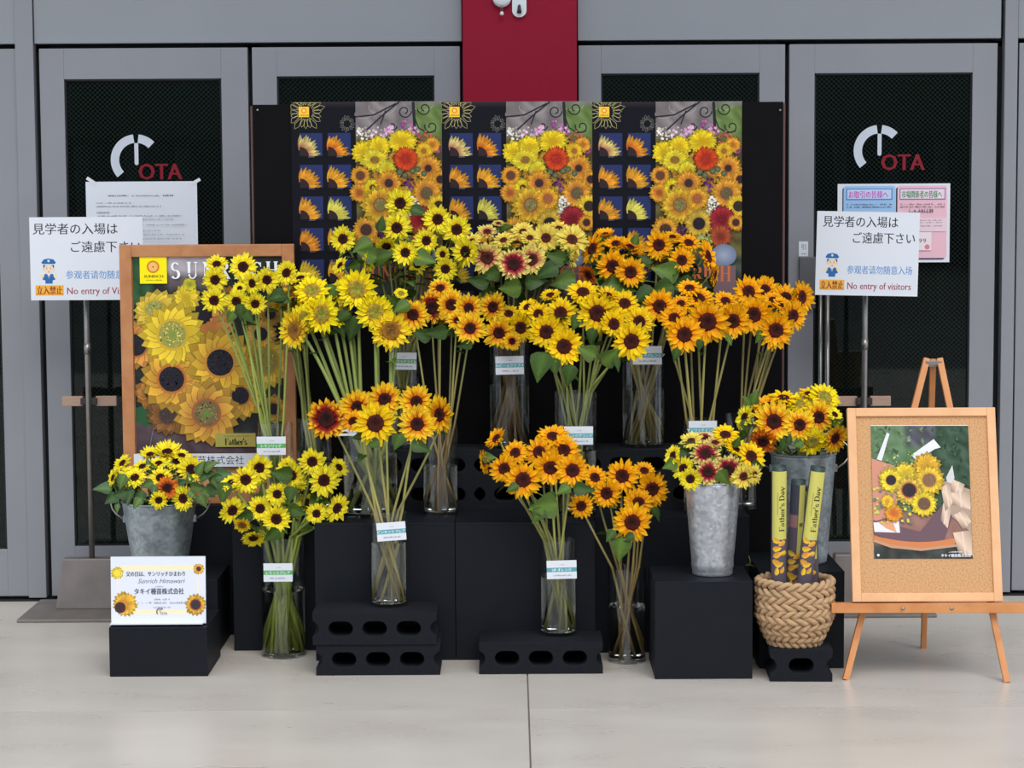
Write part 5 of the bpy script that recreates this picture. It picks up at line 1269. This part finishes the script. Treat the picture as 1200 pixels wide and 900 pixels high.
bunch([(877, 342, 37, 'orange', 12, 15), (896, 340, 33, 'orange', 0, 22), (883, 369, 43, 'orange', 0, 5, .02), (909, 387, 43, 'orange', 8, 0, .03), (929, 370, 36, 'orange', 28, 0), (921, 348, 32, 'orange', 15, 40), (939, 348, 38, 'orange', 45, 5), (916, 357, 24, 'orange', 10, 50), (906, 352, 26, 'orange', 10, 50)],
      7.19, v12[:3], 'of the right end bunch', 'orange sunflowers in the right end bunch', sr=.0042, cols=((138, 134, 82), (146, 124, 68)), leaves=1, extra=1, exkind='orange', exlabel='of the right end bunch', seed=14, dz=(.05, -.05), lsize=.045, leafpx=((890, 395, 16, 250), (906, 366, 12, 0)))
# ---- front vases
v13 = vase(654.5, 6.815, 44, 747, 635, 679, .1015, 'glass vase on the single hollow block')
bunch([(613, 562, 43, 'orange', 0, 0, .01), (645, 548, 39, 'orange', 0, 0, .03), (671, 551, 39, 'orange', 0, 0, .02), (661, 528, 36, 'orange', 0, 20), (632, 530, 36, 'orange', -15, 22), (648, 512, 36, 'orange', 0, 52), (604, 531, 31, 'orange', -20, 28), (591, 549, 34, 'orange', 5, 0), (568, 541, 28, 'orange', -72, -5), (582, 514, 28, 'orange', -55, 35)],
      6.81, v13[:3], 'above the single hollow block', 'orange sunflowers above the single block', sr=.0042, cols=((150, 154, 84), (150, 148, 76)), leaves=1, extra=0, seed=15, dz=(.06, -.07), lsize=.05,
      leafpx=((637, 594, 34, 190), (646, 584, 16, 270), (684, 573, 24, 0), (630, 604, 22, 230), (573, 536, 16, 10), (600, 572, 16, 200), (660, 574, 18, 200)))
card(658.5, 668, 6.75, 'UP オレンジ', TEAL, 'white card with teal band on the vase above the single block', roll=math.radians(-1.2), w=35)
v14 = vase(734.5, 6.87, 46, 781, 668, 713, 0.001, 'glass vase on the floor right of centre')
bunch([(741, 612, 45, 'orange', 0, 0, .03), (748, 590, 37, 'orange', 5, 18), (764, 573, 39, 'orange', 8, 0, .01), (729, 558, 39, 'orange', 0, 15), (711, 578, 35, 'orange', -15, 0, .01), (697, 560, 30, 'orange', 20, 30), (681, 593, 30, 'orange', 12, 0), (755, 552, 26, 'orange', 10, 45)],
      6.87, v14[:3], 'in the floor vase right of centre', 'orange sunflowers in the right floor vase', sr=.0042, cols=((146, 150, 92), (140, 112, 64)), leaves=1, extra=0, seed=16, dz=(.06, -.07), lsize=.05,
      leafpx=((727, 644, 28, 262), (770, 602, 18, -50), (715, 628, 16, 230), (736, 630, 16, 200)))
# ---- buckets
bunch([(224, 550, 31, 'lemon', 5, 12), (188, 560, 27, 'lemon', -5, 28), (215, 584, 30, 'lemon', -20, 0, .02), (196, 572, 29, 'rust', 0, 30, .02), (186, 586, 22, 'lemon', 10, -5, .02), (158, 560, 28, 'lemon', -10, 45), (144, 543, 24, 'lemon', -40, 40), (133, 560, 24, 'lemon', -60, 20), (176, 533, 24, 'lemon', -10, 60), (196, 530, 32, 'lemon', 0, 62), (207, 541, 28, 'lemon', 5, 50), (167, 547, 24, 'lemon', -20, 55), (213, 534, 22, 'lemon', 20, 60), (186, 543, 22, 'lemon', 0, 60), (150, 555, 22, 'lemon', -20, 50)],
      7.12, (K1c, .115, .24), 'in the wide left bucket', 'lemon sunflowers in the wide left bucket', sr=.004, cols=CG, leaves=4, seed=17, dz=(.08, -.08), lsize=.05, bucket_=True,
      leafpx=[(a, b, s, g, 1) for a, b, s, g in ((175, 546, 18, 120), (172, 568, 16, 200), (142, 565, 20, 250), (150, 582, 22, 250), (140, 580, 18, 200), (165, 585, 20, 260), (222, 560, 14, 100), (232, 572, 20, 0), (243, 556, 22, 30), (256, 562, 24, 0), (238, 588, 18, -70), (120, 572, 22, 170), (244, 578, 18, -30), (160, 590, 16, 230), (205, 565, 14, 60), (200, 548, 16, 100), (250, 575, 20, -20), (226, 580, 14, -40), (137, 596, 12, 250), (180, 575, 14, 250), (262, 556, 22, 10), (246, 545, 20, 40), (130, 585, 18, 220), (212, 566, 16, 30), (150, 567, 14, 90), (234, 548, 18, 70))])
bunch([(789, 534, 26, 'lemon', -55, 20), (801, 549, 28, 'lemon', -30, 10), (809, 561, 27, 'lemon', -5, -5), (810, 517, 28, 'cream', -20, 55), (826, 513, 20, 'pink', 0, 55), (827, 532, 34, 'pink', 0, 32), (830, 553, 31, 'pink', -5, 5, .01), (853, 550, 35, 'pink', 0, 0, .02), (871, 558, 31, 'cream', 18, -5), (850, 510, 32, 'gold', 5, 52), (864, 526, 28, 'gold', 15, 48), (880, 535, 35, 'gold', 18, 25), (884, 556, 24, 'cream', 45, 0), (838, 519, 22, 'blush', 0, 60)],
      6.70, (K2c, .078, .295), 'in the tall silver bucket', 'mixed sunflowers in the tall silver bucket', sr=.0035, cols=CG, leaves=3, seed=18, dz=(.06, -.07), lsize=.045, bucket_=True,
      leafpx=((800, 528, 26, 20), (848, 560, 20, 300), (838, 541, 16, 110), (851, 520, 14, 90), (864, 518, 14, 60), (785, 545, 18, 200), (820, 545, 14, 60), (808, 521, 16, 160), (888, 545, 14, -20), (867, 540, 14, 30)))
bunch([(907, 494, 48, 'flame', -3, 10, .04), (937, 498, 38, 'flame', 0, 8, .04), (935, 474, 38, 'green', 5, 62), (959, 489, 40, 'flame', 15, 5), (966, 466, 38, 'green', 20, 38, .02), (951, 517, 36, 'green', 5, -25, .01), (978, 513, 36, 'flame', 35, -15), (873, 489, 28, 'lemon', -55, 20), (894, 517, 32, 'rust', -5, -20), (918, 467, 34, 'gold', 0, 68), (900, 477, 38, 'orange', -10, 55), (884, 482, 24, 'gold', -30, 60), (978, 486, 22, 'lemon', 40, 40), (948, 462, 26, 'gold', 10, 66)],
      6.86, (K3c, .095, .35), 'in the big right bucket', 'mixed sunflowers in the big right bucket', sr=.0045, cols=CG, leaves=3, seed=19, dz=(.08, -.08), lsize=.05, bucket_=True,
      leafpx=((875, 500, 18, 270), (918, 522, 18, 240), (925, 514, 12, 80), (884, 465, 18, 80), (876, 470, 16, 120), (870, 512, 16, 250), (982, 495, 14, 20), (935, 520, 14, 200), (876, 485, 16, 60), (932, 490, 12, 60)))
# ---- fallen leaf sprig on the box
sp_ = at(880, 672, 6.86); sp_.z = .3115
lo = empty('fallen_leaf', sp_, 'small green leaf sprig dropped beside the tall silver bucket', 'leaf')
MB().tube([(-.005, 0, .004), (-.002, 0, .02), (-.008, 0, .036)], .0012, 5, True, lin((130, 160, 80))).build('leaf_stalk', M_stem, lo)
lm = bpy.data.objects.new('leaf_blade', LEAF[0]); COL.objects.link(lm); lm.parent = lo; lm.matrix_local = T(-.018, 0, .004) @ Matrix.Scale(.036, 4)
bpy.context.view_layer.update()
